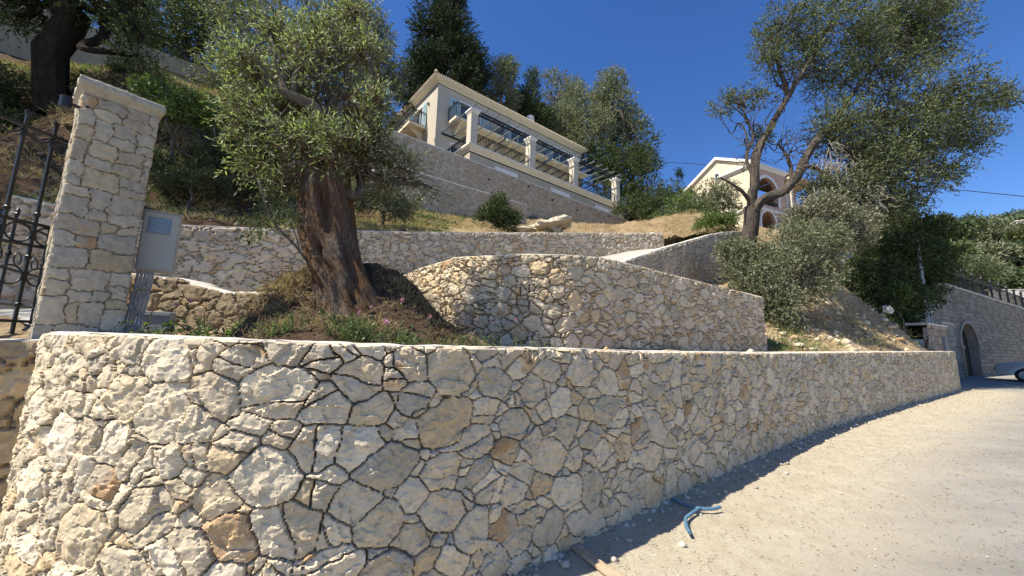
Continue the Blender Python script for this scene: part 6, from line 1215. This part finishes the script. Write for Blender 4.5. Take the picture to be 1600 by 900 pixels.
# tangled dead roots and twigs on the mound
mb = MB()
for k in range(520):
    x, y, Y, s = mnd[rng.integers(len(mnd))]; p = PY(x, y, Y)[:2]+rng.normal(0, s*1.4, 2); p = np.array([p[0], p[1], 0]); p[2] = float(terr_z([p])[0])+rng.uniform(0, .06); d_ = unit(np.array([rng.normal(), rng.normal(), rng.normal()*.5])); P = bend(p, p+d_*rng.uniform(.08, .38), rng, 5, .5); mb.tube(P, np.linspace(.005, .002, len(P)), 4)
tag(mb.build('dead_twigs', m_simple('root_brown', (.16, .105, .065), .95, 0, .3)), 'tangle of dead roots on the mound', kind='stuff')
rock_soil = []
for k in range(420):
    x, y, Y, s = mnd[rng.integers(len(mnd))]; p = PY(x, y, Y)[:2]+rng.normal(0, s*1.8, 2); rock_soil.append((p[0], p[1], float(terr_z([(p[0], p[1])])[0])))
scatter_rocks('soil_clods', np.array(rock_soil), .012, .05, 12, M_MOUND, 'clods of earth on the mound', [(.2, .14, .09)])
def plant(label, items, seed, L, mat, flowers=(), per=9, name='weed_plant', h=.16, wd=.45, group='weeds along the top of the lower wall', stalk=.0035):
    rng = np.random.default_rng(seed); b0 = on_terr(items[0][0], items[0][1], items[0][2]); root = empty(name, b0, label, 'plant', group); mb = MB(); Ps, Ds = [], []
    for (x, y, Y, s, n) in items:
        c = PY(x, y, Y)[:2]
        for _ in range(n):
            q = c+rng.normal(0, s, 2); z = float(terr_z([q])[0]); a = np.array([q[0], q[1], z]); b_ = a+[rng.normal(0, h*.5), rng.normal(0, h*.5), h*rng.uniform(.5, 1.5)]; P = bend(a, b_, rng, 4, .3); mb.tube(P, [stalk]*len(P), 4)
            t = rng.uniform(.15, 1, per); pt = a+(b_-a)*t[:, None]; Ps.append(pt); Ds.append(unit(rng.normal(size=(per, 3))*[1, 1, .5]+[0, 0, .25]))
    mb.build('stems', m_simple('weed_stem', (.1, .13, .05), .8), root); link_mesh('leaves', leaf_mesh('leaves', np.vstack(Ps), np.vstack(Ds), L, L*wd, rng), mat, root)
    for (x, y, Y, r) in flowers:
        p = PY(x, y, Y); Pp = np.repeat(p[None], 22, 0)+rng.normal(0, r*.3, (22, 3)); fo = link_mesh('flower', leaf_mesh('flower', Pp, unit(rng.normal(size=(22, 3))+[0, -.6, .4]), r, r*.7, rng), M_FLOW, root)
        mb = MB(); g = p.copy(); g[2] = float(terr_z([p[:2]])[0]); mb.tube([g, (g+p)/2+[.01, 0, 0], p], .002, 4); mb.build('flower_stem', m_simple('weed_stem', (.1, .13, .05), .8), root)
    return root
M_FLOW = m_leaf('pink_petal', (.55, .25, .5), (.5, .25, .45), .3, .6, .2)
plant('leafy green weed with toothed leaves in front of the junction box', [(300, 500, 4.0, .14, 26), (260, 512, 3.9, .12, 16), (335, 510, 3.9, .1, 14), (230, 518, 3.7, .06, 6)], 1, .055, M_LEAFB, [(298, 472, 4.0, .018), (275, 476, 4.0, .015)], h=.2)
plant('low green weed left of the mound roots', [(440, 515, 3.95, .11, 46)], 2, .032, M_GRASS, h=.12)
plant('bright weed clump with narrow leaves under the leaning trunk', [(545, 512, 3.95, .12, 50), (565, 516, 3.9, .1, 26)], 3, .05, M_GRASS, [(562, 488, 4.1, .018), (580, 480, 4.1, .022)], h=.17, wd=.28)
plant('pink flowered weed clump right of the trunk', [(640, 515, 4.0, .12, 40), (680, 522, 4.05, .12, 30), (610, 520, 3.9, .06, 14)], 4, .036, M_GRASS, [(603, 502, 3.9, .035), (629, 470, 4.1, .024), (672, 495, 4.1, .02)], h=.16)
plant('sparse flowering weeds at the foot of the curved upper wall', [(720, 528, 4.3, .14, 26), (770, 533, 4.6, .14, 22), (830, 536, 5.0, .15, 10)], 5, .03, M_GRASS, [(807, 500, 5.2, .022), (770, 505, 5.0, .016)], h=.15)
# leaf litter and sticks on the verge
n = 7000; W_ = resample(LOWP, .02); i_ = rng.integers(int(len(W_)*.18), len(W_)-5, n); tt = W_[i_+1]-W_[i_]; tt /= np.linalg.norm(tt, axis=1)[:, None]; off = .05+2.3*rng.random(n)**1.7; P = W_[i_]+np.column_stack([tt[:, 1], -tt[:, 0]])*off[:, None]
P = np.column_stack([P, rd(P[:, 1])+.02*np.clip(1.6-off, 0, 1)+.006]); d_ = unit(np.column_stack([rng.normal(size=(n, 2)), rng.normal(0, .12, n)]))
tag(link_mesh('leaf_litter', leaf_mesh('leaf_litter', P, d_, .035, .006, rng), m_leaf('dead_leaf', (.17, .12, .07), (.15, .11, .07), .1, .8)), 'dry leaves and sticks on the dirt verge', kind='stuff')
